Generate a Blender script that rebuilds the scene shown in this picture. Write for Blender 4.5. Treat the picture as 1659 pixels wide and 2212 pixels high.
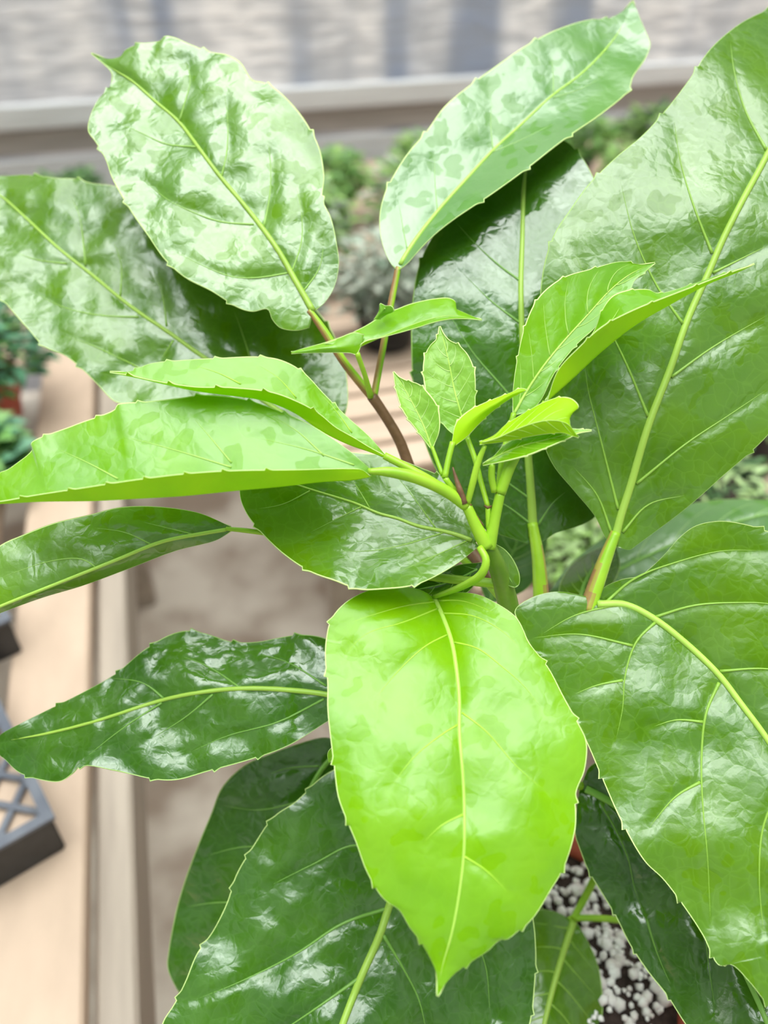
import bpy, math, random
import numpy as np
from mathutils import Vector, Matrix, Euler, noise
from mathutils.bvhtree import BVHTree

random.seed(7); np.random.seed(7)
for o in list(bpy.data.objects): bpy.data.objects.remove(o, do_unlink=True)
S = bpy.context.scene
COL = S.collection

# ------------------------------------------------------------------ camera
W, H, F = 1659.0, 2212.0, 1736.0
cam_d = bpy.data.cameras.new('camera'); cam = bpy.data.objects.new('camera', cam_d); COL.objects.link(cam)
cam_d.sensor_fit = 'VERTICAL'; cam_d.sensor_height = 36.0; cam_d.lens = 36.0 * F / H
cam_d.clip_start = 0.02; cam_d.clip_end = 60
cam.location = (0, 0, 1.45)
cam.rotation_euler = Euler((math.radians(50.0), 0, math.radians(-15.05)), 'XYZ')
cam_d.dof.use_dof = True; cam_d.dof.focus_distance = 0.415; cam_d.dof.aperture_fstop = 4.0
S.camera = cam
CM = Matrix.Translation(cam.location) @ cam.rotation_euler.to_matrix().to_4x4()
CO = cam.location.copy(); CR = np.array(cam.rotation_euler.to_matrix())

def at(x, y, d):
    """world point seen at photo coordinate (x, y), d metres deep"""
    return CM @ Vector(((x - W/2)/F*d, -(y - H/2)/F*d, -d))
def at_np(x, y, d):
    c = np.stack([(x - W/2)/F*d, -(y - H/2)/F*d, -d], -1)
    return c @ CR.T + np.array(CO)
def on_z(x, y, z):
    v = at(x, y, 1.0) - CO
    return CO + v * ((z - CO.z)/v.z)
def on_y(x, y, Y):
    v = at(x, y, 1.0) - CO
    return CO + v * ((Y - CO.y)/v.y)

# ------------------------------------------------------------------ sky, light, exposure
SKY = 1.0
wd = bpy.data.worlds.new('shaped_sky'); S.world = wd; wd.use_nodes = True
nt = wd.node_tree; nt.nodes.clear()
wo = nt.nodes.new('ShaderNodeOutputWorld'); bg = nt.nodes.new('ShaderNodeBackground')
tc = nt.nodes.new('ShaderNodeTexCoord'); sep = nt.nodes.new('ShaderNodeSeparateXYZ')
nt.links.new(tc.outputs['Generated'], sep.inputs[0])
rmp = nt.nodes.new('ShaderNodeValToRGB'); rmp.color_ramp.interpolation = 'EASE'
e = rmp.color_ramp.elements
e[0].position = 0.0; e[0].color = (.3, .31, .29, 1)
e[1].position = 1.0; e[1].color = (3.5, 3.8, 3.75, 1)
for p, c in ((.25, .32), (.78, .30), (.91, 3.0), (.96, 3.9)):  # bright zenith lobe over a dim low sky, shaped to place leaf sheen
    q = e.new(p); q.color = (c*.92, c, c*(.98 if c > 1 else .92), 1)
nt.links.new(sep.outputs['Z'], rmp.inputs[0])
nz = nt.nodes.new('ShaderNodeTexNoise'); nz.inputs['Scale'].default_value = 3.2; nz.inputs['Detail'].default_value = 2.5
nt.links.new(tc.outputs['Generated'], nz.inputs['Vector'])
mr = nt.nodes.new('ShaderNodeMapRange'); mr.inputs[1].default_value = .40; mr.inputs[2].default_value = .60
mr.inputs[3].default_value = .35; mr.inputs[4].default_value = 1.6
nt.links.new(nz.outputs['Fac'], mr.inputs[0])
mx = nt.nodes.new('ShaderNodeVectorMath'); mx.operation = 'SCALE'
nt.links.new(rmp.outputs[0], mx.inputs[0]); nt.links.new(mr.outputs[0], mx.inputs['Scale'])
# low forward glow added to light the plastic wall from behind
my = nt.nodes.new('ShaderNodeMapRange'); my.interpolation_type = 'SMOOTHSTEP'; my.inputs[1].default_value = .1; my.inputs[2].default_value = .6
nt.links.new(sep.outputs['Y'], my.inputs[0])
mz = nt.nodes.new('ShaderNodeMapRange'); mz.interpolation_type = 'SMOOTHSTEP'; mz.inputs[1].default_value = .35; mz.inputs[2].default_value = .62; mz.inputs[3].default_value = 2.3; mz.inputs[4].default_value = 0
nt.links.new(sep.outputs['Z'], mz.inputs[0])
mm = nt.nodes.new('ShaderNodeMath'); mm.operation = 'MULTIPLY'; nt.links.new(my.outputs[0], mm.inputs[0]); nt.links.new(mz.outputs[0], mm.inputs[1])
ma = nt.nodes.new('ShaderNodeVectorMath'); ma.operation = 'ADD'; nt.links.new(mx.outputs[0], ma.inputs[0]); nt.links.new(mm.outputs[0], ma.inputs[1]); mx = ma
nt.links.new(mx.outputs[0], bg.inputs['Color']); bg.inputs['Strength'].default_value = SKY
nt.links.new(bg.outputs[0], wo.inputs[0])
sd = bpy.data.lights.new('sun', 'SUN'); sd.energy = 1.1; sd.angle = math.radians(48); sd.color = (1, .98, .94)
so = bpy.data.objects.new('sun', sd); COL.objects.link(so); so.rotation_euler = (math.radians(-4), math.radians(4), 0)
S.view_settings.view_transform = 'Standard'; S.view_settings.look = 'None'
S.view_settings.exposure = 0.48; S.view_settings.gamma = 1; S.view_settings.use_curve_mapping = False

# ------------------------------------------------------------------ helpers
def mesh_obj(name, verts, faces, mats, parent=None, midx=None, smooth=True):
    me = bpy.data.meshes.new(name)
    me.from_pydata([tuple(v) for v in verts], [], faces)
    for m in mats: me.materials.append(m)
    if midx is not None: me.polygons.foreach_set('material_index', midx)
    if smooth: me.polygons.foreach_set('use_smooth', [True]*len(me.polygons))
    me.update()
    o = bpy.data.objects.new(name, me); COL.objects.link(o)
    if parent is not None:
        o.parent = parent
        if parent.type == 'EMPTY' or True:
            o.matrix_parent_inverse = ptm(parent).inverted()
    return o
def ptm(o):
    m = Matrix.LocRotScale(o.location, o.rotation_euler, o.scale)
    if o.parent: m = ptm(o.parent) @ o.matrix_parent_inverse @ m
    return m
def empty(name, loc, label=None, cat=None, group=None, rz=0):
    o = bpy.data.objects.new(name, None); COL.objects.link(o); o.location = loc; o.rotation_euler = (0, 0, rz)
    o.empty_display_size = .05
    tag(o, label, cat, group); return o
def tag(o, label=None, cat=None, group=None, kind=None):
    if label: o['label'] = label
    if cat: o['category'] = cat
    if group: o['group'] = group
    if kind: o['kind'] = kind
    return o

class MB:
    def __init__(s): s.v = []; s.f = []; s.m = []
    def add(s, vs, fs, mi=0):
        b = len(s.v); s.v += [Vector(v) for v in vs]
        for f in fs: s.f.append([i+b for i in f]); s.m.append(mi)
    def box(s, c, sz, mi=0, rz=0, bev=0.0, R=None):
        c = Vector(c); hx, hy, hz = sz[0]/2, sz[1]/2, sz[2]/2
        R = R or Matrix.Rotation(rz, 3, 'Z')
        b = min(bev, hx*.9, hy*.9, hz*.9)
        if b <= 0:
            vs = [Vector((x*hx, y*hy, z*hz)) for x in (-1, 1) for y in (-1, 1) for z in (-1, 1)]
            fs = [(0,1,3,2),(4,6,7,5),(0,4,5,1),(2,3,7,6),(0,2,6,4),(1,5,7,3)]
        else:
            vs = []; idx = {}
            for x in (-1, 1):
                for y in (-1, 1):
                    for z in (-1, 1):
                        for a in range(3):
                            p = [x*(hx-b), y*(hy-b), z*(hz-b)]; p[a] += (x, y, z)[a]*b
                            idx[(x, y, z, a)] = len(vs); vs.append(Vector(p))
            g = lambda x, y, z, a: idx[(x, y, z, a)]
            fs = []
            for sgn in (-1, 1):
                fs.append([g(sgn,-1,-1,0), g(sgn,1,-1,0), g(sgn,1,1,0), g(sgn,-1,1,0)][::sgn])
                fs.append([g(-1,sgn,-1,1), g(-1,sgn,1,1), g(1,sgn,1,1), g(1,sgn,-1,1)][::sgn])
                fs.append([g(-1,-1,sgn,2), g(1,-1,sgn,2), g(1,1,sgn,2), g(-1,1,sgn,2)][::sgn])
            for p in (-1, 1):
                for q in (-1, 1):
                    fs.append([g(p,q,-1,0), g(p,q,-1,1), g(p,q,1,1), g(p,q,1,0)])
                    fs.append([g(p,-1,q,0), g(p,-1,q,2), g(p,1,q,2), g(p,1,q,0)])
                    fs.append([g(-1,p,q,1), g(-1,p,q,2), g(1,p,q,2), g(1,p,q,1)])
                    for r in (-1, 1): fs.append([g(p,q,r,0), g(p,q,r,1), g(p,q,r,2)])
        s.add([c + R @ v for v in vs], fs, mi)
    def tube(s, pts, rad, seg=10, mi=0, mfun=None, flat=1.0):
        pts = [Vector(p) for p in pts]; n = len(pts)
        if not hasattr(rad, '__len__'): rad = [rad]*n
        vs = []; fs = []; ms = []
        ref = None
        for i in range(n):
            t = (pts[min(i+1, n-1)] - pts[max(i-1, 0)])
            t = t.normalized() if t.length > 1e-9 else Vector((0, 0, 1))
            if ref is None: ref = (t.cross(Vector((0, 0, 1))) if abs(t.z) < .95 else t.cross(Vector((1, 0, 0)))).normalized()
            ref = (ref - t*ref.dot(t)).normalized(); b = t.cross(ref)
            for k in range(seg):
                a = 2*math.pi*k/seg
                vs.append(pts[i] + (ref*math.cos(a) + b*math.sin(a)*flat)*rad[i])
        base = len(s.v); s.v += vs
        for i in range(n-1):
            for k in range(seg):
                k2 = (k+1) % seg
                f = [i*seg+k, i*seg+k2, (i+1)*seg+k2, (i+1)*seg+k]
                s.f.append([base+j for j in f])
                if mfun:
                    c = (vs[f[0]]+vs[f[2]])/2; s.m.append(mfun(c, (c-(pts[i]+pts[i+1])/2)))
                else: s.m.append(mi)
        s.f.append([base+k for k in range(seg)][::-1]); s.m.append(mi)
        s.f.append([base+(n-1)*seg+k for k in range(seg)]); s.m.append(mi)
    def lathe(s, prof, c, seg=48, mi=0):
        c = Vector(c); base = len(s.v); n = len(prof)
        for r, z in prof:
            for k in range(seg):
                a = 2*math.pi*k/seg; s.v.append(c + Vector((r*math.cos(a), r*math.sin(a), z)))
        for i in range(n-1):
            for k in range(seg):
                k2 = (k+1) % seg
                s.f.append([base+i*seg+k, base+i*seg+k2, base+(i+1)*seg+k2, base+(i+1)*seg+k]); s.m.append(mi)
    def build(s, name, mats, parent=None, smooth=True):
        if not isinstance(mats, (list, tuple)): mats = [mats]
        return mesh_obj(name, s.v, s.f, mats, parent, s.m, smooth)

def spline(P, n=None, step=None, closed=False):
    """Catmull-Rom through P, resampled evenly along its length (numpy)"""
    P = np.array(P, float); out = []
    Q = np.vstack([2*P[0]-P[1], P, 2*P[-1]-P[-2]])
    for i in range(1, len(Q)-2):
        p0, p1, p2, p3 = Q[i-1], Q[i], Q[i+1], Q[i+2]
        k = 12
        a = .5
        t0 = 0; t1 = t0 + max(np.linalg.norm(p1-p0), 1e-9)**a; t2 = t1 + max(np.linalg.norm(p2-p1), 1e-9)**a; t3 = t2 + max(np.linalg.norm(p3-p2), 1e-9)**a
        for t in np.linspace(t1, t2, k, endpoint=False):
            A1 = (t1-t)/(t1-t0)*p0 + (t-t0)/(t1-t0)*p1; A2 = (t2-t)/(t2-t1)*p1 + (t-t1)/(t2-t1)*p2
            A3 = (t3-t)/(t3-t2)*p2 + (t-t2)/(t3-t2)*p3
            B1 = (t2-t)/(t2-t0)*A1 + (t-t0)/(t2-t0)*A2; B2 = (t3-t)/(t3-t1)*A2 + (t-t1)/(t3-t1)*A3
            out.append((t2-t)/(t2-t1)*B1 + (t-t1)/(t2-t1)*B2)
    out.append(P[-1]); out = np.array(out)
    seg = np.linalg.norm(np.diff(out[:, :2], axis=0), axis=1); s = np.concatenate([[0], np.cumsum(seg)])
    if n is None: n = max(3, int(s[-1]/step)+1)
    u = np.linspace(0, s[-1], n)
    return np.stack([np.interp(u, s, out[:, k]) for k in range(out.shape[1])], -1)
def curve1(vals, u):
    vals = list(vals) if hasattr(vals, '__len__') else [vals, vals]
    x = np.linspace(0, 1, len(vals))
    y = np.interp(u, x, vals)
    if len(vals) > 2:      # soften the corners
        for _ in range(max(1, len(u)//8)):
            y[1:-1] = .25*y[:-2] + .5*y[1:-1] + .25*y[2:]
    return y
def dist_poly(px, py, pl):
    d = np.full(px.shape, 1e9)
    for a, b in zip(pl[:-1], pl[1:]):
        ab = b-a; L = max((ab**2).sum(), 1e-9)
        t = np.clip(((px-a[0])*ab[0] + (py-a[1])*ab[1])/L, 0, 1)
        d = np.minimum(d, np.hypot(px-a[0]-t*ab[0], py-a[1]-t*ab[1]))
    return d

# ------------------------------------------------------------------ materials
def nodes(name):
    m = bpy.data.materials.new(name); m.use_nodes = True
    t = m.node_tree; b = t.nodes['Principled BSDF']; return m, t, b
def N(t, typ, **kw):
    n = t.nodes.new(typ)
    for k, v in kw.items():
        if k.startswith('i_'): n.inputs[k[2:].replace('_', ' ')].default_value = v
        else: setattr(n, k, v)
    return n
def ramp(t, src, stops, mode='LINEAR'):
    r = t.nodes.new('ShaderNodeValToRGB'); r.color_ramp.interpolation = mode
    e = r.color_ramp.elements
    while len(e) > len(stops): e.remove(e[-1])
    while len(e) < len(stops): e.new(.5)
    for q, (p, c) in zip(e, stops):
        q.position = p; q.color = (c, c, c, 1) if not hasattr(c, '__len__') else (*c, 1)
    t.links.new(src, r.inputs[0]); return r.outputs[0]
def mixc(t, fac, a, b, blend='MIX'):
    m = t.nodes.new('ShaderNodeMix'); m.data_type = 'RGBA'; m.blend_type = blend
    for s, v in ((0, fac), (6, a), (7, b)):
        if hasattr(v, 'is_linked') or hasattr(v, 'links'): t.links.new(v, m.inputs[s])
        else: m.inputs[s].default_value = (*v, 1) if hasattr(v, '__len__') else v
    return m.outputs[2]

def leaf_mat(name, col, col2, rough=.3, spots=.5, trans=.3, tcol=None, bump=.25, spec=.6, coat=.4, mottle=.35, ret=.35, seed=0, film_sheen=(.55, .8, .5)):
    m, t, b = nodes(name)
    tc = N(t, 'ShaderNodeTexCoord'); mp = N(t, 'ShaderNodeMapping'); mp.inputs['Location'].default_value = (seed*1.7, seed*.9, seed*.3)
    t.links.new(tc.outputs['Object'], mp.inputs[0]); V = mp.outputs[0]
    n1 = N(t, 'ShaderNodeTexNoise'); n1.inputs['Scale'].default_value = 22; n1.inputs['Detail'].default_value = 3; t.links.new(V, n1.inputs['Vector'])
    c = mixc(t, ramp(t, n1.outputs[0], ((.35, 0), (.65, 1))), col, col2)
    # fine vein network
    vo = N(t, 'ShaderNodeTexVoronoi', feature='DISTANCE_TO_EDGE'); vo.inputs['Scale'].default_value = 130; vo.inputs['Randomness'].default_value = 1
    wn = N(t, 'ShaderNodeTexNoise'); wn.inputs['Scale'].default_value = 60; t.links.new(V, wn.inputs['Vector'])
    wv = N(t, 'ShaderNodeVectorMath', operation='SCALE'); wv.inputs['Scale'].default_value = .012; t.links.new(wn.outputs['Color'], wv.inputs[0])
    av = N(t, 'ShaderNodeVectorMath', operation='ADD'); t.links.new(V, av.inputs[0]); t.links.new(wv.outputs[0], av.inputs[1])
    t.links.new(av.outputs[0], vo.inputs['Vector'])
    net = ramp(t, vo.outputs['Distance'], ((0, 1), (.07, 0)))
    fm = N(t, 'ShaderNodeMath', operation='MULTIPLY'); fm.inputs[1].default_value = ret; t.links.new(net, fm.inputs[0])
    light = tuple(min(1, x*1.5+.03) for x in col2)
    c = mixc(t, fm.outputs[0], c, light)
    # dried water residue with crisp round holes; pale tint paints sheen into colour
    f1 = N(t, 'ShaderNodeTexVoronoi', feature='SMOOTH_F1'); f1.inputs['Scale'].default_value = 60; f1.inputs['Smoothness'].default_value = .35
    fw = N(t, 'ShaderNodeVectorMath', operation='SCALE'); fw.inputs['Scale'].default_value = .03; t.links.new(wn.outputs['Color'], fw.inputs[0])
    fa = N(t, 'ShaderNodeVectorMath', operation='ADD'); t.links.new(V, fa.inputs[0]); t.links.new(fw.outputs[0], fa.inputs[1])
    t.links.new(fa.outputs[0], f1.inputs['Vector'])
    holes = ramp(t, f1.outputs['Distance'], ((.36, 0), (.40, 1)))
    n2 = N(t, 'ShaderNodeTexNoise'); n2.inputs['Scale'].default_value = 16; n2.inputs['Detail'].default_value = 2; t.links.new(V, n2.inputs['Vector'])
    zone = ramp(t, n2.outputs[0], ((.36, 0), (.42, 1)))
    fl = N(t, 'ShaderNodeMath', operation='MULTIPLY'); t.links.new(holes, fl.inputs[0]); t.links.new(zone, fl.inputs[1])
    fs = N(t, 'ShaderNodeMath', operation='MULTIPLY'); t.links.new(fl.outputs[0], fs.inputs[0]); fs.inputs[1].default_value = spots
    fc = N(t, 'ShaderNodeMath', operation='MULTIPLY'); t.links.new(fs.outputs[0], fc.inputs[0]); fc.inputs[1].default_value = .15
    c = mixc(t, fc.outputs[0], c, film_sheen)
    t.links.new(c, b.inputs['Base Color'])
    rr = N(t, 'ShaderNodeMapRange'); rr.inputs[3].default_value = rough; rr.inputs[4].default_value = rough+.06
    t.links.new(fs.outputs[0], rr.inputs[0]); t.links.new(rr.outputs[0], b.inputs['Roughness'])
    b.inputs['Specular IOR Level'].default_value = spec
    cr = N(t, 'ShaderNodeMapRange'); cr.inputs[3].default_value = coat*.22; cr.inputs[4].default_value = min(1, coat*1.3); t.links.new(fs.outputs[0], cr.inputs[0]); t.links.new(cr.outputs[0], b.inputs['Coat Weight']); b.inputs['Coat IOR'].default_value = 1.62
    b.inputs['Coat Roughness'].default_value = max(.08, rough*.55)
    # relief
    n3 = N(t, 'ShaderNodeTexNoise'); n3.inputs['Scale'].default_value = 95; n3.inputs['Detail'].default_value = 4; t.links.new(V, n3.inputs['Vector'])
    ad = N(t, 'ShaderNodeMath', operation='MULTIPLY_ADD'); t.links.new(vo.outputs['Distance'], ad.inputs[0]); ad.inputs[1].default_value = .8; t.links.new(n3.outputs[0], ad.inputs[2])
    ad2 = N(t, 'ShaderNodeMath', operation='MULTIPLY_ADD'); t.links.new(fs.outputs[0], ad2.inputs[0]); ad2.inputs[1].default_value = .12; t.links.new(ad.outputs[0], ad2.inputs[2])
    bp = N(t, 'ShaderNodeBump'); bp.inputs['Strength'].default_value = bump; bp.inputs['Distance'].default_value = .0022
    t.links.new(ad2.outputs[0], bp.inputs['Height']); t.links.new(bp.outputs[0], b.inputs['Normal']); t.links.new(bp.outputs[0], b.inputs['Coat Normal'])
    if trans > 0:
        tr = N(t, 'ShaderNodeBsdfTranslucent'); tr.inputs[0].default_value = (*(tcol or tuple(min(1, x*2.0) for x in col2)), 1)
        mx = N(t, 'ShaderNodeMixShader'); mx.inputs[0].default_value = trans
        o = t.nodes['Material Output']; t.links.new(b.outputs[0], mx.inputs[1]); t.links.new(tr.outputs[0], mx.inputs[2]); t.links.new(mx.outputs[0], o.inputs[0])
    return m
def plain(name, col, rough=.5, col2=None, scale=40, bump=0, spec=.5, trans=0, stretch=(1, 1, 1), lo=.35, hi=.65, detail=4):
    m, t, b = nodes(name)
    b.inputs['Roughness'].default_value = rough; b.inputs['Specular IOR Level'].default_value = spec
    b.inputs['Base Color'].default_value = (*col, 1)
    if col2 or bump:
        tc = N(t, 'ShaderNodeTexCoord'); mp = N(t, 'ShaderNodeMapping'); mp.inputs['Scale'].default_value = stretch
        t.links.new(tc.outputs['Object'], mp.inputs[0])
        n = N(t, 'ShaderNodeTexNoise'); n.inputs['Scale'].default_value = scale; n.inputs['Detail'].default_value = detail; t.links.new(mp.outputs[0], n.inputs['Vector'])
        if col2: t.links.new(mixc(t, ramp(t, n.outputs[0], ((lo, 0), (hi, 1))), col, col2), b.inputs['Base Color'])
        if bump:
            bp = N(t, 'ShaderNodeBump'); bp.inputs['Strength'].default_value = bump; bp.inputs['Distance'].default_value = .004
            t.links.new(n.outputs[0], bp.inputs['Height']); t.links.new(bp.outputs[0], b.inputs['Normal'])
    if trans:
        tr = N(t, 'ShaderNodeBsdfTranslucent'); tr.inputs[0].default_value = (*(col2 or col), 1)
        mx = N(t, 'ShaderNodeMixShader'); mx.inputs[0].default_value = trans
        o = t.nodes['Material Output']; t.links.new(b.outputs[0], mx.inputs[1]); t.links.new(tr.outputs[0], mx.inputs[2]); t.links.new(mx.outputs[0], o.inputs[0])
    return m

YOUNG = leaf_mat('leaf_lime', (.20, .43, .0008), (.27, .52, .001), rough=.27, spots=.6, trans=.38, tcol=(.45, .9, .01), bump=.14, spec=.5, coat=.5, ret=.08, film_sheen=(.45, .72, .2))
YOUNG2 = leaf_mat('leaf_fresh', (.18, .41, .002), (.25, .50, .003), rough=.28, spots=.8, trans=.38, tcol=(.4, .85, .02), bump=.14, spec=.5, coat=.55, ret=.08, seed=2, film_sheen=(.36, .60, .22))
TENDER = leaf_mat('leaf_tender', (.26, .50, .05), (.34, .58, .09), rough=.35, spots=.2, trans=.35, tcol=(.55, .9, .1), bump=.4, spec=.45, coat=.3, ret=.2, seed=3, film_sheen=(.5, .7, .4))
MID = leaf_mat('leaf_mid_green', (.10, .25, .002), (.15, .33, .003), rough=.22, spots=.8, trans=.2, tcol=(.25, .6, .01), bump=.22, spec=.7, coat=.8, ret=.10, seed=4, film_sheen=(.19, .38, .15))
PALE = leaf_mat('leaf_filmed', (.10, .29, .03), (.14, .34, .05), rough=.30, spots=1.0, trans=.2, tcol=(.3, .65, .05), bump=.14, spec=.8, coat=.7, ret=.08, seed=5, film_sheen=(.27, .46, .27))
DARK = leaf_mat('leaf_dark_green', (.035, .125, .003), (.06, .175, .004), rough=.18, spots=.35, trans=.12, tcol=(.15, .4, .01), bump=.25, spec=.7, coat=.9, ret=.15, seed=6, film_sheen=(.1, .25, .1))
DEEP = leaf_mat('leaf_deep_green', (.08, .205, .001), (.12, .265, .0015), rough=.22, spots=.55, trans=.2, tcol=(.2, .5, .005), bump=.18, spec=.6, coat=.75, ret=.20, seed=7, film_sheen=(.15, .34, .14))
UNDER_Y = plain('leaf_underside_lime', (.44, .74, .002), .5, (.62, .92, .003), 30, .15, trans=.5)  # pale underside; glow of light through the blade put into the colour
UNDER_D = plain('leaf_underside_green', (.14, .36, .03), .5, (.18, .42, .04), 30, .15, trans=.2)
RIM_Y = plain('leaf_margin_pale', (.62, .80, .28), .45)
RIM_D = plain('leaf_margin_green', (.36, .55, .14), .45)
VEIN_Y = plain('vein_lime', (.50, .78, .12), .4, trans=.15)
VEIN_D = plain('vein_yellow_green', (.38, .60, .08), .4, trans=.1)
VEIN_P = plain('vein_soft_green', (.24, .50, .08), .4)
PET_G = plain('petiole_green', (.27, .52, .02), .38, (.36, .62, .03), 60, .1)
PET_R = plain('petiole_reddish', (.30, .15, .06), .45, (.38, .24, .08), 90, .2)
PET_O = plain('petiole_olive', (.34, .33, .05), .42, (.40, .36, .06), 90, .15)
PET_B = plain('stem_brown', (.13, .065, .03), .5, (.2, .10, .05), 120, .3)
STEM = plain('stem_olive', (.13, .27, .02), .42, (.2, .36, .03), 60, .15)
NODE = plain('node_brown', (.22, .12, .03), .6, (.12, .06, .02), 200, .3)

SIDE = {}
for k_, c_ in (('leaf_lime', (.44, .74, .05)), ('leaf_fresh', (.42, .68, .12)), ('leaf_tender', (.5, .74, .22)), ('leaf_mid_green', (.32, .56, .10)), ('leaf_filmed', (.38, .62, .20)), ('leaf_dark_green', (.18, .38, .06)), ('leaf_deep_green', (.28, .50, .06))):
    SIDE[k_] = plain('side_vein_' + k_[5:], c_, .4, trans=.1)

# ------------------------------------------------------------------ leaf builder
def add_teeth(E, M, spacing, amp, phase):
    E0 = E; E = E.copy(); n = len(E)
    seg = np.linalg.norm(np.diff(E, axis=0), axis=1); s = np.concatenate([[0], np.cumsum(seg)])
    L = s[-1]; k0 = L*.22 + phase
    while k0 < L*.93:
        i = int(np.searchsorted(s, k0))
        if 3 < i < n-3:
            tg = E[i+1]-E[i-1]; tg = tg/max(np.linalg.norm(tg), 1e-6)
            ou = np.array([tg[1], -tg[0]])
            if np.dot(ou, E[i]-M[i]) < 0: ou = -ou
            E[i] += ou*amp + tg*amp*.8
            E[i-1] += ou*amp*.25; E[i+1] += tg*amp*.3 - ou*amp*.1
        k0 += spacing*random.uniform(.7, 1.3)
    return E - E0
LEAVES = []
def leaf(parent, mid, left, right, d, dl=0.0, dr=0.0, prof=1.3, mat=MID, under=UNDER_D, rim=RIM_D, vein=VEIN_D,
         rum=.0012, rwl=.03, veins=None, nauto=6, mw=(10, 3), vw=(4, 1.5), teeth=130, tamp=6, quilt=.0007, step=6.0,
         midrib=True, thick=.0005, label=None, seed=0, flipside=False, vein_until=.96):
    M0 = spline(mid, step=step); nu = len(M0)
    nu = max(nu, int(max(len(spline(left, step=step)), len(spline(right, step=step)))*.9), 12)
    M = spline(mid, n=nu); Lh = spline(left, n=nu); Rh = spline(right, n=nu)
    tip = np.array(mid[-1], float)
    TL = TR = np.zeros_like(M)
    if teeth: TL = add_teeth(Lh, M, teeth, tamp, 0); TR = add_teeth(Rh, M, teeth, tamp, 40)
    wmax = max(np.hypot(*(Lh-M).T).max(), np.hypot(*(Rh-M).T).max()); nv = max(5, int(wmax/(step*1.15)))
    u = np.linspace(0, 1, nu); D = curve1(d, u); DL = curve1(dl, u); DR = curve1(dr, u)
    vp = np.linspace(0, 1-2.2/max(wmax, 20), nv)
    vv = np.concatenate([-vp[::-1], vp[1:]]); vv = np.concatenate([[-1], vv, [1]])
    X = np.zeros((nu, 2*nv+1)); Y = X.copy(); Z = X.copy(); DSR = X.copy()
    wl = np.hypot(*(Lh-M).T); wr = np.hypot(*(Rh-M).T)
    for j, v in enumerate(vv):
        a = abs(v); E = Lh if v < 0 else Rh; off = DL if v < 0 else DR; T = (TL if v < 0 else TR)*a**10
        X[:, j] = M[:, 0]*(1-a) + E[:, 0]*a + T[:, 0]; Y[:, j] = M[:, 1]*(1-a) + E[:, 1]*a + T[:, 1]
        Z[:, j] = D + off*a**prof
    # veins in photo coordinates
    vl = []
    if veins is None:
        for s, sgn in ((0, -1), (1, 1)):
            E = Lh if sgn < 0 else Rh
            for k in range(nauto):
                u0 = (k + .25 + .35*s)/(nauto+.3)*.86 + .02
                pts = []
                for q in np.linspace(0, 1, 9):
                    uu = min(.985, u0 + .17*q**1.25); a = .86*q
                    i = min(nu-1, int(uu*(nu-1))); pts.append(M[i]*(1-a) + E[i]*a)
                vl.append(np.array(pts))
    else:
        vl = [spline(v, step=10.0) for v in veins]
    dm = dist_poly(X, Y, M)
    dv = np.full(X.shape, 1e9)
    for v in vl: dv = np.minimum(dv, dist_poly(X, Y, v))
    dmin = np.minimum(dm, dv)
    edge = np.clip((1-np.abs(vv))*6, 0, 1)[None, :]
    Z += .55*quilt*(np.exp(-(dmin/13)**2) - .5*(1-np.exp(-(dmin/45)**2)))*edge
    P = at_np(X, Y, Z)
    if rum:
        for i in range(nu):
            fade = min(1, 6*i/nu)
            for j in range(2*nv+1):
                p = Vector(P[i, j])*(1/rwl) + Vector((seed*3.1, seed, 0))
                e_ = noise.noise(p) + .45*noise.noise(p*2.3)
                Z[i, j] += rum*e_*fade
        P = at_np(X, Y, Z)
    # normals and thickness
    gu = np.gradient(P, axis=0); gv = np.gradient(P, axis=1); Nn = np.cross(gu, gv)
    Nn /= np.maximum(np.linalg.norm(Nn, axis=-1, keepdims=True), 1e-12)
    c = (nu//2, nv)
    # the upper face is the one the midrib region turns to the sky / camera
    tocam = np.array(CO) - P[c]
    if np.dot(Nn[c], tocam) < 0: Nn = -Nn
    if flipside: Nn = -Nn
    Q = P - Nn*thick
    nw = 2*nv+1; top = P.reshape(-1, 3); bot = Q.reshape(-1, 3); n0 = nu*nw
    verts = np.vstack([top, bot])
    test = np.cross(P[c[0]+1, c[1]]-P[c], P[c[0], c[1]+1]-P[c]); fl = np.dot(test, Nn[c]) < 0
    faces = []; mi = []
    for i in range(nu-1):
        for j in range(nw-1):
            q = [i*nw+j, (i+1)*nw+j, (i+1)*nw+j+1, i*nw+j+1]
            if fl: q = q[::-1]
            faces.append(q); mi.append(2 if j in (0, nw-2) else 0)
            faces.append([k+n0 for k in q[::-1]]); mi.append(1)
    def rimf(a, b):
        q = [a, b, b+n0, a+n0]; faces.append(q); mi.append(2)
    for i in range(nu-1): rimf(i*nw, (i+1)*nw); rimf((i+1)*nw+nw-1, i*nw+nw-1)
    for j in range(nw-1): rimf(j+1, j); rimf((nu-1)*nw+j, (nu-1)*nw+j+1)
    o = mesh_obj('leaf', verts, faces, [mat, under, rim], parent, mi)
    if label: o['label'] = label
    # vein relief as raised cords lying in the blade
    bv = BVHTree.FromPolygons([Vector(x) for x in top], [f for f, k in zip(faces, mi) if k == 0])
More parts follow.
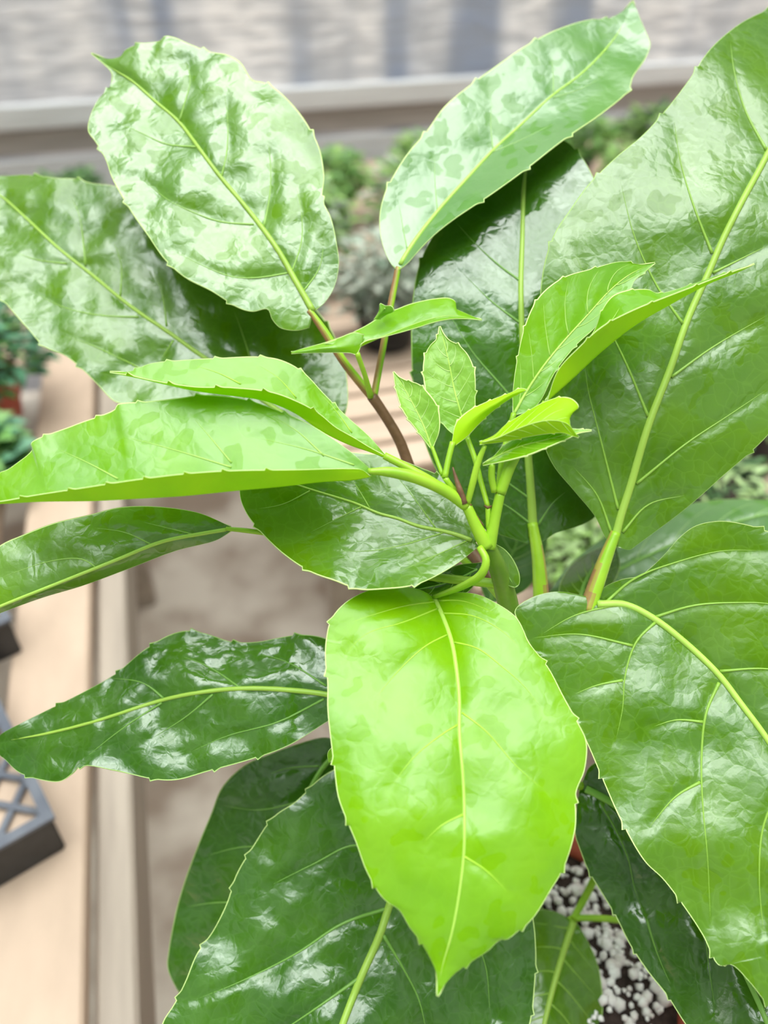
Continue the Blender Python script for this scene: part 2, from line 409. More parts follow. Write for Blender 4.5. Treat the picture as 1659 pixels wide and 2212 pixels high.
    def drape(pl, w0, w1, mb, u1=1.0):
        pts = []; rr = []
        n = len(pl)
        for i, p in enumerate(pl):
            dr_ = (at(p[0], p[1], 1.0) - CO).normalized()
            h = bv.ray_cast(CO + dr_*.02, dr_)
            if h[0] is None: continue
            w = (w0 + (w1-w0)*(i/max(1, n-1))**.8)*.5
            dep = (h[0]-CO).length
            r = w/F*dep * min(1, (1-i/max(1, n-1))*9+.12)
            pts.append(h[0] + dr_*r*.15); rr.append(r)
        if len(pts) > 2:
            for _ in range(2):
                pts = [pts[0]] + [(pts[k-1]+pts[k]*2+pts[k+1])/4 for k in range(1, len(pts)-1)] + [pts[-1]]
            mb.tube(pts, rr, 8)
    if midrib:
        mb = MB(); k = int(len(M)*vein_until); drape(M[:k:2], mw[0], mw[1], mb)
        if mb.v: mb.build('midrib', vein, o)
    for v in vl:
        mb = MB(); drape(v, vw[0], .5, mb)
        if mb.v: mb.build('side_vein', SIDE.get(mat.name, vein), o)
    LEAVES.append(o); return o

def pxtube(parent, pts, w, name='petiole', mats=None, seg=12, two=None, label=None):
    """pts: (x, y, depth); w: widths as seen at each point"""
    P = np.array([list(p) + [ww] for p, ww in zip(pts, w)], float)
    P = spline(P, step=8.0)
    mb = MB(); side = CM.to_3x3() @ Vector((1, 0, 0))
    fade, sg = two or (0, 1); a0, a1 = Vector(at(*P[0][:3])), Vector(at(*P[-1][:3]))
    def mf(c, r):
        f = max(0, (c-a0).dot(a1-a0)/max((a1-a0).length_squared, 1e-9)); q = sg*r.normalized().dot(side) + .25*noise.noise(c*70)
        h = -.1 + fade*f*1.3
        return 1 if q > h+.35 else (2 if q > h-.1 else 0)
    if not two: mf = None
    mb.tube([at(*p[:3]) for p in P], [p[3]/2/F*p[2] for p in P], seg, 0, mf)
    o = mb.build(name, mats or [PET_G], parent)
    if label: o['label'] = label
    return o

# ================================================================== THE PLACE
CONC = plain('wet_concrete', (.27, .20, .15), .5, (.56, .49, .41), 4.5, .2, lo=.40, hi=.60, detail=6)
fl = MB(); fl.box((1.0, 1.0, -.03), (9.4, 8, .06)); f_ = fl.build('floor', CONC, smooth=False); f_['kind'] = 'structure'

def film_mat():
    m, t, b = nodes('greenhouse_film')
    tc = N(t, 'ShaderNodeTexCoord')
    mp = N(t, 'ShaderNodeMapping'); mp.inputs['Scale'].default_value = (4.2, 1, .35); t.links.new(tc.outputs['Object'], mp.inputs[0])
    n = N(t, 'ShaderNodeTexNoise'); n.inputs['Scale'].default_value = 1.3; n.inputs['Detail'].default_value = 2; t.links.new(mp.outputs[0], n.inputs['Vector'])
    c = ramp(t, n.outputs[0], ((.38, (.46, .49, .57)), (.47, (.74, .73, .74)), (.62, (.92, .89, .87))))
    mp2 = N(t, 'ShaderNodeMapping'); mp2.inputs['Scale'].default_value = (3, 1, 26); mp2.inputs['Rotation'].default_value = (0, .06, 0); t.links.new(tc.outputs['Object'], mp2.inputs[0])
    n2 = N(t, 'ShaderNodeTexNoise'); n2.inputs['Scale'].default_value = 3; n2.inputs['Detail'].default_value = 5; t.links.new(mp2.outputs[0], n2.inputs['Vector'])
    c = mixc(t, ramp(t, n2.outputs[0], ((.42, .5), (.58, 0))), c, (.45, .45, .47))
    t.links.new(c, b.inputs['Base Color']); b.inputs['Roughness'].default_value = .38; b.inputs['Specular IOR Level'].default_value = .6
    bp = N(t, 'ShaderNodeBump'); bp.inputs['Strength'].default_value = .8; bp.inputs['Distance'].default_value = .03
    t.links.new(n2.outputs[0], bp.inputs['Height']); t.links.new(bp.outputs[0], b.inputs['Normal'])
    tr = N(t, 'ShaderNodeBsdfTranslucent'); t.links.new(c, tr.inputs[0])
    mx = N(t, 'ShaderNodeMixShader'); mx.inputs[0].default_value = .5
    o = t.nodes['Material Output']; t.links.new(b.outputs[0], mx.inputs[1]); t.links.new(tr.outputs[0], mx.inputs[2]); t.links.new(mx.outputs[0], o.inputs[0])
    return m
FILM = film_mat()
nx, nz_ = 260, 90; vs = []; fs = []
for layer in (0, 1):
    for i in range(nx):
        for j in range(nz_):
            x = -3.5 + 9.0*i/(nx-1); z = .02 + 3.9*j/(nz_-1)
            y = 2.56 + .014*noise.noise(Vector((x*3.2, 0, z*.6))) + .008*noise.noise(Vector((x*2, 3, z*9))) + layer*.003
            vs.append((x, y, z))
for i in range(nx-1):
    for j in range(nz_-1):
        a = i*nz_+j; q = [a, a+nz_, a+nz_+1, a+1]; fs.append(q); fs.append([k+nx*nz_ for k in q[::-1]])
w_ = mesh_obj('wall_back', vs, fs, [FILM]); w_['kind'] = 'structure'

WOODP = plain('weathered_board', (.90, .90, .93), .6, (.76, .75, .77), 9, .4, stretch=(.5, 6, 6))
WOODD = plain('grey_brown_board', (.54, .49, .47), .7, (.42, .38, .36), 9, .4, stretch=(.5, 6, 6))
def bench_wood(name, a, b_, st): return plain(name, a, .62, b_, 10, .35, stretch=st, lo=.3, hi=.7, detail=6)
WOODX = bench_wood('pale_slat_wood_x', (.66, .48, .36), (.52, .38, .29), (.5, 5, 5))
WOODY = bench_wood('pale_plank_wood_y', (.60, .44, .33), (.48, .35, .26), (2.2, .9, 5))
WOODF = bench_wood('grey_rail_wood', (.46, .38, .31), (.33, .27, .22), (5, .5, 5))

def trim(n, z0, z1, y, th, mat):
    m = MB(); L = 9.0
    for k in range(2): m.box((-3.5+L*(k+.5)/2, y, (z0+z1)/2 + (.004 if k else 0)), (L/2-.004, th, z1-z0), bev=.004)
    o = m.build(n, mat, smooth=False); o['kind'] = 'structure'
trim('trim_1', .845, .905, 2.515, .035, WOODP)
trim('trim_2', .775, .838, 2.53, .03, WOODD)
trim('trim_3', .66, .765, 2.525, .03, WOODP)

# ---------------------------------------------------------------- benches
def legs(root, pts, z, mat, t=.06):
    for x, y in pts:
        m = MB(); m.box((x, y, z/2), (t, t, z), bev=.004); m.build('leg', mat, root, smooth=False)
left = empty('potting_bench', (-.6, 1.2, 0), 'long pale plank bench at the left edge holding the black trays and red pot', 'bench')
xs = [(-.262, -.174), (-.39, -.300), (-.515, -.42), (-.64, -.545), (-.765, -.67), (-.89, -.795)]
for k, (a, b_) in enumerate(xs):
    m = MB(); m.box(((a+b_)/2, 1.1, .708), (b_-a, 2.7, .024), bev=.003); m.build('plank', WOODY, left, smooth=False)
for x in (-.153, -.86):
    m = MB(); m.box((x, 1.1, .648), (.036, 2.7, .09), bev=.004); m.build('side_rail', WOODF, left, smooth=False)
for y in (-.1, .9, 1.7, 2.3):
    m = MB(); m.box((-.51, y, .67), (.66, .06, .05), bev=.004); m.build('cross_rail', WOODF, left, smooth=False)
legs(left, [(-.215, 0), (-.215, 1.5), (-.215, 2.38), (-.82, 0), (-.82, 1.5), (-.82, 2.38)], .645, WOODF)

def slat_bench(name, label, x0, x1, y0, y1, z=.72, w=.062, gap=.012):
    r = empty(name, ((x0+x1)/2, (y0+y1)/2, 0), label, 'bench')
    y = y0
    while y + w <= y1 + 1e-6:
        m = MB(); m.box(((x0+x1)/2 + random.uniform(-.004, .004), y+w/2, z-.011+random.uniform(-.0015, .0015)), (x1-x0, w, .022), bev=.003)
        m.build('slat', WOODX, r, smooth=False); y += w+gap
    for x in (x0+.06, (x0+x1)/2, x1-.06):
        m = MB(); m.box((x, (y0+y1)/2, z-.022-.032), (.045, y1-y0-.01, .06), bev=.004); m.build('support_rail', WOODF, r, smooth=False)
    legs(r, [(x, yy) for x in (x0+.06, x1-.06) for yy in (y0+.06, y1-.06)], z-.085, WOODF, .05)
    return r
slat_bench('slatted_bench', 'pale slatted wooden bench under the potted plants by the plastic wall', .13, 2.2, .94, 2.44)
slat_bench('slatted_bench', 'slatted bench at right under the feathery pale green plants', .30, 1.5, .44, .925)
slat_bench('slatted_bench', 'slatted bench under the red pot of the big glossy leaved plant', .04, 1.2, -.15, .41)

# ---------------------------------------------------------------- trays
BLACK = plain('black_plastic', (.018, .019, .022), .38, (.03, .032, .036), 60, .1)
SLATE = plain('dusty_black_plastic', (.09, .10, .13), .45, (.14, .15, .18), 30, .1)
def tray(loc, rz, L, Wd, label, h=.055):
    r = empty('mesh_tray', loc, label, 'tray', 'black nursery trays on the plank bench', rz)
    Mx = Matrix.Translation(loc) @ Matrix.Rotation(rz, 4, 'Z')
    def put(name, mb, mat):
        mb.v = [Mx @ v for v in mb.v]; mb.build(name, mat, r, smooth=False)
    m = MB(); t = .004          # corner of the tray is the local origin, it runs to -x and +y
    m.box((-Wd/2, 0, h/2), (Wd, t, h)); m.box((-Wd/2, L, h/2), (Wd, t, h)); m.box((0, L/2, h/2), (t, L, h)); m.box((-Wd, L/2, h/2), (t, L, h))
    put('side_wall', m, BLACK)
    m = MB(); q = .010
    m.box((-Wd/2, 0, h), (Wd+q, q, .004)); m.box((-Wd/2, L, h), (Wd+q, q, .004)); m.box((0, L/2, h), (q, L-q, .004)); m.box((-Wd, L/2, h), (q, L-q, .004))
    put('rim', m, SLATE)
    m = MB(); p = .040; k = -L
    while k < Wd + L:             # diagonal bars clipped to the tray floor
        for sgn in (1, -1):
            a = []
            for s in np.linspace(0, L, 60):
                x = -(k + sgn*s*.9) if sgn > 0 else -(k - s*.9 + .0)
                if -Wd < x < 0: a.append((x, s))
            if len(a) > 2:
                (xa, ya), (xb, yb) = a[0], a[-1]
                ln = math.hypot(xb-xa, yb-ya); an = math.atan2(yb-ya, xb-xa)
                m.box(((xa+xb)/2, (ya+yb)/2, .004+.0015*(sgn > 0)), (ln, .0065, .003), rz=an)
        k += p
    put('lattice_floor', m, SLATE)
    return r
A = on_z(104, 1765, .775); B = on_z(-22, 1495, .775); rz = math.atan2(B.y-A.y, B.x-A.x) - math.pi/2
tray((A.x, A.y, .7205), rz, .235, .26, 'black plastic mesh tray on plank bench below the wavy blue green leaf')
A = on_z(14, 1338, .775)
tray((A.x, A.y, .7205), rz, .20, .20, 'black tray corner on plank bench below the narrow left leaf')

def pot_mesh(r, h, c, seg=48):
    m = MB(); t = .003
    m.lathe([(0, 0), (r*.76, 0), (r*.79, .004), (r*.96, h-.018), (r*1.02, h-.018), (r*1.05, h-.004), (r*1.03, h), (r*.97, h), (r*.95, h-.02), (r*.78, .006), (0, .006)], c, seg)
    return m
SOIL = plain('dark_potting_soil', (.022, .013, .010), .9, (.055, .032, .026), 220, .8)
REDP = plain('brick_red_plastic', (.52, .10, .06), .42, (.60, .14, .09), 20, .05)
def foliage(c, r, h, n, size, mats, seed, droop=.3, wide=.45, feather=False):
    r *= .78
    rnd = random.Random(seed); mb = MB(); c = Vector(c)
    for k in range(n):
        a = rnd.uniform(0, 2*math.pi); e = rnd.random()**.5; ph = rnd.uniform(-.15, 1)
        p = c + Vector((r*e*math.cos(a), r*e*math.sin(a), h*(.12+.88*max(0, ph)*(1-.35*e*e))))
        out = Vector((math.cos(a), math.sin(a), rnd.uniform(-droop, .9))).normalized()
        yaw = rnd.uniform(-.9, .9); out = Matrix.Rotation(yaw, 3, 'Z') @ out
        side = out.cross(Vector((0, 0, 1))).normalized(); up = side.cross(out).normalized()
        s = size*rnd.uniform(.65, 1.25); w = s*wide*.5; mi = rnd.randrange(len(mats))
        tk = -up*.0006
        pts = [p, p+out*s*.35+side*w+up*w*.4, p+out*s*.75+side*w*.75+up*w*.2, p+out*s-up*s*.12, p+out*s*.75-side*w*.75+up*w*.2, p+out*s*.35-side*w+up*w*.4, p+out*s*.4]
        mb.add(pts + [q+tk for q in pts], [(0,1,6),(1,2,6),(2,3,6),(3,4,6),(4,5,6),(5,0,6),(7,13,8),(8,13,9),(9,13,10),(10,13,11),(11,13,12),(12,13,7)], mi)
    return mb
def herb(name, loc, pr, ph, fr, fh, n, size, mats, potmat, label, seed, wide=.45, group=None, cat='plant'):
    r = empty(name, loc, label, cat, group)
    pot_mesh(pr, ph, loc, 32).build('pot', potmat, r)
    m = MB(); m.lathe([(0, ph-.014), (pr*.93, ph-.017)], loc, 32); m.build('soil', SOIL, r)
    c = (loc[0], loc[1], loc[2]+ph-.015)
    m = MB(); rnd = random.Random(seed)
    for k in range(7):
        a = rnd.uniform(0, 6.28); q = Vector(c); e = q+Vector((fr*.6*math.cos(a), fr*.6*math.sin(a), fh*.8))
        m.tube([q, q.lerp(e, .5)+Vector((0, 0, fh*.12)), e], [.0025, .002, .001], 6)
    m.build('stem', STEM_B, r)
    foliage(c, fr, fh, n, size, mats, seed, wide=wide).build('foliage', mats, r, smooth=False)
    return r
STEM_B = plain('herb_stem', (.12, .22, .05), .6)
G1 = plain('foliage_bright', (.34, .58, .14), .5, (.50, .70, .24), 40, trans=.25); G2 = plain('foliage_mid', (.18, .42, .10), .5, (.28, .50, .16), 40, trans=.2)
S1 = plain('foliage_silver', (.52, .56, .46), .6, (.66, .69, .60), 40, trans=.15); S2 = plain('foliage_grey_green', (.25, .34, .24), .6, (.36, .44, .34), 40, trans=.15)
B1 = plain('foliage_blue_green', (.10, .30, .16), .55, (.20, .42, .26), 40, trans=.15); DK = plain('foliage_dark', (.04, .12, .03), .5, (.09, .2, .06), 40, trans=.1)
LG = plain('foliage_pale_lime', (.52, .70, .30), .55, (.62, .78, .42), 60, trans=.3)
Zb = .7205
herb('potted_herb', (.15, 1.31, Zb), .06, .085, .10, .13, 420, .030, [S1, S2], BLACK, 'silver leaved plant in black pot behind the forked brown stem', 1)
herb('potted_herb', (.36, 1.32, Zb), .06, .085, .10, .14, 420, .030, [S1, S2, S1], BLACK, 'silver leaved plant in black pot seen under the narrow upright filmed leaf', 2)
herb('potted_herb', (.57, 1.31, Zb), .06, .085, .09, .13, 300, .030, [S1, S2], BLACK, 'silver leaved plant in black pot mostly behind the dark upright leaf', 3)
herb('potted_herb', (.26, 1.60, Zb), .065, .09, .12, .15, 460, .032, [G1, S1, G2], BLACK, 'mixed pale green plant in black pot in the middle row', 4)
herb('potted_herb', (.51, 1.64, Zb), .065, .09, .12, .16, 460, .032, [G1, G2, S1], BLACK, 'bright green bushy plant in black pot between the two upright leaves', 5)
herb('potted_herb', (.74, 1.62, Zb), .065, .09, .12, .13, 300, .032, [G1, G2], BLACK, 'bright green plant in black pot hidden behind the filmed leaf', 6)
herb('potted_herb', (.37, 1.94, Zb), .07, .09, .12, .09, 420, .035, [G1, G2], BLACK, 'low green plant in black pot left of gap by wall boards', 7)
herb('potted_herb', (.66, 1.96, Zb), .07, .09, .12, .10, 420, .035, [G1, G1, G2], BLACK, 'yellow green plant in black pot by the pale wall board', 8)
herb('potted_herb', (1.06, 2.05, Zb), .07, .09, .13, .10, 420, .035, [G2, G1], BLACK, 'green plant in black pot behind the filmed leaf margin', 9)
herb('potted_herb', (1.34, 2.08, Zb), .07, .09, .13, .09, 460, .035, [DK, G1], BLACK, 'dark and bright green plant in black pot left of the largest leaf', 10)
herb('potted_herb', (1.10, 1.72, Zb), .065, .09, .12, .12, 460, .032, [G1, G2, G1], BLACK, 'bright green plant in black pot above the dark leaf corner', 11)
herb('potted_herb', (-.44, 2.25, .7205), .07, .04, .10, .03, 260, .03, [DK, G2], BLACK, 'low dark green plant at far left end of plank bench', 12)
herb('potted_herb', (-.24, 2.28, .7205), .07, .04, .10, .035, 260, .03, [DK, DK, G2], BLACK, 'low dark green plant on plank bench behind the upper left leaf', 13)
herb('potted_herb', (-.325, 1.24, .7205), .052, .085, .13, .15, 620, .030, [B1, B1, G2], REDP, 'blue green plant in a red pot on the plank bench', 14)
herb('potted_herb', (-.335, 1.05, .7205), .05, .05, .075, .04, 160, .05, [G2, B1], BLACK, 'small green plant in black pot in front of the red pot', 15, wide=.6)
herb('potted_herb', (.42, .60, Zb), .06, .08, .11, .10, 700, .018, [LG, G1, LG], BLACK, 'yellow green feathery plant between the leaf stalks', 16, wide=.3)
herb('potted_herb', (.80, .84, Zb), .06, .08, .10, .07, 420, .024, [LG, LG, G1], BLACK, 'pale lime feathery plant in black pot at right edge', 17, wide=.3)
herb('potted_herb', (.64, .70, Zb), .06, .08, .08, .05, 160, .024, [LG, DK], BLACK, 'sparse lime plant in black pot below the largest leaf', 18, wide=.3)

# ================================================================== THE PLANT
PC = Vector((.150, .178, .7205))
plant = empty('potted_plant', PC, 'large glossy green leaved plant with lime young shoots in a red pot', 'plant')
pr, ph = .100, .165
pot_mesh(pr, ph, PC, 72).build('pot', REDP, plant)
m = MB(); nr = 26; seg = 72
for i in range(nr+1):
    for k in range(seg):
        a = 2*math.pi*k/seg; r = pr*.945*i/nr; x, y = PC.x+r*math.cos(a), PC.y+r*math.sin(a)
        m.v.append(Vector((x, y, PC.z+ph-.022+.004*noise.noise(Vector((x*60, y*60, 0))))))
for i in range(nr):
    for k in range(seg):
        k2 = (k+1) % seg; m.f.append([i*seg+k, (i+1)*seg+k, (i+1)*seg+k2, i*seg+k2]); m.m.append(0)
m.build('soil', SOIL, plant)
PERL = plain('perlite', (.88, .86, .85), .8, (.66, .60, .58), 120, .3)
m = MB(); rnd = random.Random(5)
ph_ = (1+5**.5)/2
ico = [Vector(v).normalized() for v in [(-1,ph_,0),(1,ph_,0),(-1,-ph_,0),(1,-ph_,0),(0,-1,ph_),(0,1,ph_),(0,-1,-ph_),(0,1,-ph_),(ph_,0,-1),(ph_,0,1),(-ph_,0,-1),(-ph_,0,1)]]
icof = [(0,11,5),(0,5,1),(0,1,7),(0,7,10),(0,10,11),(1,5,9),(5,11,4),(11,10,2),(10,7,6),(7,1,8),(3,9,4),(3,4,2),(3,2,6),(3,6,8),(3,8,9),(4,9,5),(2,4,11),(6,2,10),(8,6,7),(9,8,1)]
for k in range(1100):
    a = rnd.uniform(0, 6.283); r = pr*.92*rnd.random()**.5; s = rnd.uniform(.0012, .0034) if rnd.random() < .8 else rnd.uniform(.0034, .0058)
    p = PC + Vector((r*math.cos(a), r*math.sin(a), ph-.020+rnd.uniform(-.001, .003)))
    m.add([p + v*s*rnd.uniform(.75, 1.2) for v in ico], icof)
o = m.build('perlite', PERL, plant); o['kind'] = 'stuff'

# ---- stems
pxtube(plant, [(1054, 1176, .400), (1080, 1240, .418), (1100, 1320, .437), (1118, 1480, .468), (1130, 1700, .505), (1145, 1900, .545), (1160, 2060, .575)], [30, 42, 46, 44, 42, 42, 46], 'stem', [STEM])
pxtube(plant, [(1056, 1185, .400), (1068, 1125, .3985), (1081, 1064, .397)], [30, 24, 22], 'branch', [PET_G])
pxtube(plant, [(1052, 1182, .3995), (1030, 1140, .3975), (1008, 1092, .396)], [34, 27, 22], 'branch', [PET_G])
pxtube(plant, [(885, 1010, .470), (862, 950, .468), (830, 895, .465), (803, 855, .463)], [24, 23, 22, 24], 'branch', [PET_B], label='dark brown branch')
pxtube(plant, [(803, 857, .463), (745, 785, .460), (700, 715, .458), (668, 670, .457)], [20, 19, 18, 13], 'petiole', [PET_R, PET_G, PET_O], two=(0, 1), label='reddish brown leaf stalk')
pxtube(plant, [(808, 855, .463), (822, 780, .464), (842, 670, .466), (860, 578, .468)], [16, 15, 15, 14], 'petiole', [PET_G, PET_R, PET_O], two=(0, -1), label='leaf stalk red on its left side')
pxtube(plant, [(801, 857, .461), (788, 810, .450), (771, 762, .442)], [14, 11, 12], 'petiole')
pxtube(plant, [(885, 1010, .470), (960, 1120, .462), (1040, 1220, .445), (1092, 1300, .437)], [24, 26, 28, 28], 'branch', [PET_B])
pxtube(plant, [(1170, 1320, .47), (1168, 1270, .468), (1162, 1200, .468), (1150, 1130, .47)], [36, 34, 28, 22], 'petiole', [PET_G, PET_R, PET_O], two=(1, 1), label='thick yellow green stalk tinged red')
pxtube(plant, [(1170, 1320, .47), (1160, 1420, .475), (1125, 1500, .475)], [36, 34, 30], 'petiole')
pxtube(plant, [(1268, 1320, .435), (1290, 1255, .436), (1312, 1195, .437), (1330, 1150, .438)], [36, 34, 28, 22], 'petiole', [PET_G, PET_R, PET_O], two=(.8, -1), label='thick stalk red on its left side')
pxtube(plant, [(1268, 1320, .435), (1200, 1420, .455), (1122, 1500, .475)], [36, 32, 30], 'petiole')
# petiole of the long folded leaf, of the young pair, of the tender leaves
pxtube(plant, [(1008, 1094, .396), (965, 1062, .393), (905, 1034, .390), (845, 1020, .387), (795, 1018, .385)], [24, 26, 27, 24, 12], 'petiole', [PET_G])
pxtube(plant, [(1080, 1066, .397), (1098, 1015, .396), (1118, 975, .395), (1150, 915, .393), (1178, 868, .391)], [26, 26, 24, 18, 12], 'petiole', [PET_G])
pxtube(plant, [(1076, 1066, .400), (1084, 1000, .402), (1097, 940, .404), (1110, 893, .405)], [14, 14, 13, 12], 'petiole', [PET_G])
pxtube(plant, [(1068, 1063, .396), (1062, 1030, .394), (1063, 1000, .392)], [14, 15, 14], 'petiole')
pxtube(plant, [(1010, 1087, .3945), (1022, 1040, .391), (1034, 995, .389), (1048, 962, .387)], [13, 15, 14, 9], 'petiole')
pxtube(plant, [(1054, 1095, .3995), (1040, 1045, .402), (1026, 992, .404), (1009, 945, .406)], [11, 12, 12, 11], 'petiole')
pxtube(plant, [(1056, 1145, .400), (1054, 1095, .3995)], [13, 12], 'petiole')
pxtube(plant, [(961, 1032, .395), (968, 995, .396), (978, 955, .397)], [14, 13, 13], 'petiole')
pxtube(plant, [(1000, 1085, .398), (961, 1032, .395)], [12, 13], 'petiole')
pxtube(plant, [(956, 1026, .398), (944, 995, .400), (933, 965, .401)], [10, 9, 8], 'petiole')
pxtube(plant, [(1000, 1088, .399), (956, 1026, .398)], [10, 10], 'petiole')
pxtube(plant, [(1003, 1088, .394), (992, 1055, .393), (984, 1030, .393), (978, 1009, .393)], [17, 13, 8, 3], 'bract', [PET_B], label='brown pointed bract')
pxtube(plant, [(1018, 1096, .395), (1030, 1115, .396), (1045, 1136, .397)], [3, 4, 3], 'bract', [PET_B])
for x, y, d, w in ((1006, 1091, .3945, 13), (1079, 1062, .396, 13), (1054, 1094, .3985, 8)):
    pxtube(plant, [(x-w, y-2, d), (x, y+3, d), (x+w, y-1, d)], [4, 7, 4], 'node_scar', [NODE])
# curled stalk of the front leaf
pxtube(plant, [(1036, 1182, .397), (1050, 1210, .394), (1040, 1240, .396), (1008, 1262, .406), (970, 1278, .417), (937, 1290, .423)], [15, 17, 19, 17, 13, 10], 'petiole', [PET_G])
# petioles that run behind the blades
pxtube(plant, [(565, 1150, .425), (700, 1180, .435), (900, 1240, .430), (1060, 1260, .425), (1085, 1265, .423)], [11, 14, 18, 22, 24], 'petiole')
pxtube(plant, [(488, 1142, .424), (530, 1146, .4245), (568, 1151, .425)], [9, 11, 11], 'petiole')
pxtube(plant, [(640, 915, .492), (760, 1010, .485), (900, 1120, .47), (1040, 1240, .445), (1085, 1290, .435)], [14, 18, 20, 24, 26], 'petiole')
pxtube(plant, [(760, 1510, .44), (900, 1500, .455), (1050, 1490, .468), (1118, 1485, .468)], [16, 18, 22, 24], 'petiole')
pxtube(plant, [(740, 1610, .50), (900, 1610, .50), (1060, 1620, .495), (1124, 1600, .49)], [16, 18, 22, 24], 'petiole')
pxtube(plant, [(900, 1790, .475), (1000, 1760, .49), (1128, 1680, .50)], [20, 22, 24], 'petiole')
pxtube(plant, [(1256, 1698, .475), (1200, 1680, .47), (1128, 1660, .495)], [18, 20, 24], 'petiole')
pxtube(plant, [(1290, 1308, .437), (1240, 1380, .45), (1118, 1480, .465)], [22, 26, 28], 'petiole')
pxtube(plant, [(1238, 1985, .540), (1190, 2010, .56), (1158, 2040, .57)], [16, 18, 22], 'petiole')
pxtube(plant, [(1238, 1985, .540), (1268, 1930, .54), (1298, 1870, .53)], [14, 16, 15], 'petiole')
pxtube(plant, [(1240, 1983, .540), (1300, 1984, .535), (1360, 1990, .53)], [13, 14, 14], 'petiole')

# ---- the blades
leaf(plant, label='upper left leaf, puckered and glossy',
     mid=[(676,672),(640,610),(600,540),(545,465),(470,375),(415,300),(385,262),(330,215),(285,175),(245,150),(215,130),(197,115)],
     left=[(668,708),(640,714),(605,708),(588,690),(578,668),(545,673),(515,665),(455,628),(400,600),(355,560),(320,510),(285,460),(258,415),(240,380),(228,345),(205,305),(190,283),(195,250),(212,215),(235,190),(243,160),(225,138),(197,115)],
     right=[(682,668),(700,655),(722,620),(732,570),(728,530),(715,470),(697,430),(700,380),(690,320),(665,270),(640,235),(600,195),(570,178),(545,172),(520,135),(490,118),(455,112),(410,95),(375,80),(355,78),(345,88),(300,95),(268,110),(262,120),(235,127),(197,115)],
     d=[.456,.464,.476,.492,.508], dl=[0,-.006,-.010,-.008,0], dr=[0,.002,.012,.008,0], mat=MID, rim=RIM_Y, rum=.0042, rwl=.036, vein=VEIN_D, mw=(15,4), vw=(5,2), seed=1, quilt=.0016,
     veins=[[(622,590),(560,600),(500,598),(430,570),(380,545)],[(548,485),(480,480),(420,460),(360,430),(300,380)],[(423,318),(360,312),(300,285),(240,260)],[(570,490),(582,430),(585,370),(578,290)],[(478,385),(490,330),(492,260),(485,200)],[(388,262),(400,220),(412,170),(400,130)],[(630,590),(652,520),(650,450),(640,400)],[(655,630),(690,580),(700,520)]])
leaf(plant, label='left leaf behind the puckered one',
     mid=[(640,915),(560,858),(490,805),(430,765),(360,715),(310,682),(260,645),(200,595),(130,540),(60,475),(0,422),(-50,392),(-95,372)],
     left=[(620,925),(560,930),(480,918),(400,900),(320,885),(262,872),(243,864),(210,830),(180,800),(140,768),(95,748),(60,710),(15,658),(-30,600),(-80,500),(-105,430),(-95,372)],
     right=[(655,925),(700,935),(735,915),(750,880),(752,850),(745,790),(720,720),(660,640),(590,560),(500,490),(420,450),(340,430),(280,412),(240,400),(200,396),(160,386),(130,385),(60,378),(0,380),(-50,376),(-95,372)],
     d=[.490,.500,.510,.525,.545], dl=[0,-.012,-.016,0], dr=[0,.012,.012,0], mat=DEEP, rim=RIM_Y, rum=.0045, rwl=.036, vein=VEIN_D, mw=(13,4), vw=(5,2), seed=2, quilt=.0012,
     veins=[[(300,685),(220,682),(140,665),(60,625)],[(145,570),(80,562),(20,540)],[(375,735),(340,790)],[(360,705),(352,640),(330,580)],[(185,575),(180,520),(170,460),(150,420)],[(540,770),(520,710),(505,670)],[(260,640),(262,570),(240,510)],[(330,810),(240,765),(170,735),(130,725)]])
leaf(plant, label='upper centre filmed leaf with pale sheen',
     mid=[(859,582),(880,545),(915,495),(960,440),(1010,385),(1065,325),(1120,275),(1195,205),(1250,165),(1310,105),(1345,55),(1367,2)],
     left=[(857,582),(845,570),(832,545),(822,510),(820,465),(830,420),(855,370),(885,325),(920,285),(960,230),(1020,180),(1075,140),(1130,102),(1200,65),(1275,42),(1310,41),(1340,28),(1355,14),(1367,2)],
     right=[(862,582),(880,568),(905,540),(940,505),(985,470),(1060,420),(1130,370),(1220,300),(1300,245),(1358,195),(1368,165),(1395,125),(1405,95),(1398,75),(1385,45),(1375,20),(1367,2)],
     d=[.466,.484,.502,.520,.545], dl=[0,-.002,0,0], dr=[0,-.018,-.022,-.012,0], prof=1.1, mat=PALE, rim=RIM_Y, rum=.0016, vein=VEIN_Y, mw=(11,3), vw=(3.5,1.5), seed=3, quilt=.0008,
     veins=[[(945,458),(940,400),(938,340)],[(1065,325),(1060,270),(1062,215)],[(1195,205),(1195,160),(1190,120)],[(1062,330),(1120,305),(1200,265)],[(880,540),(870,490),(862,440)],[(1195,212),(1260,190),(1310,160)]])
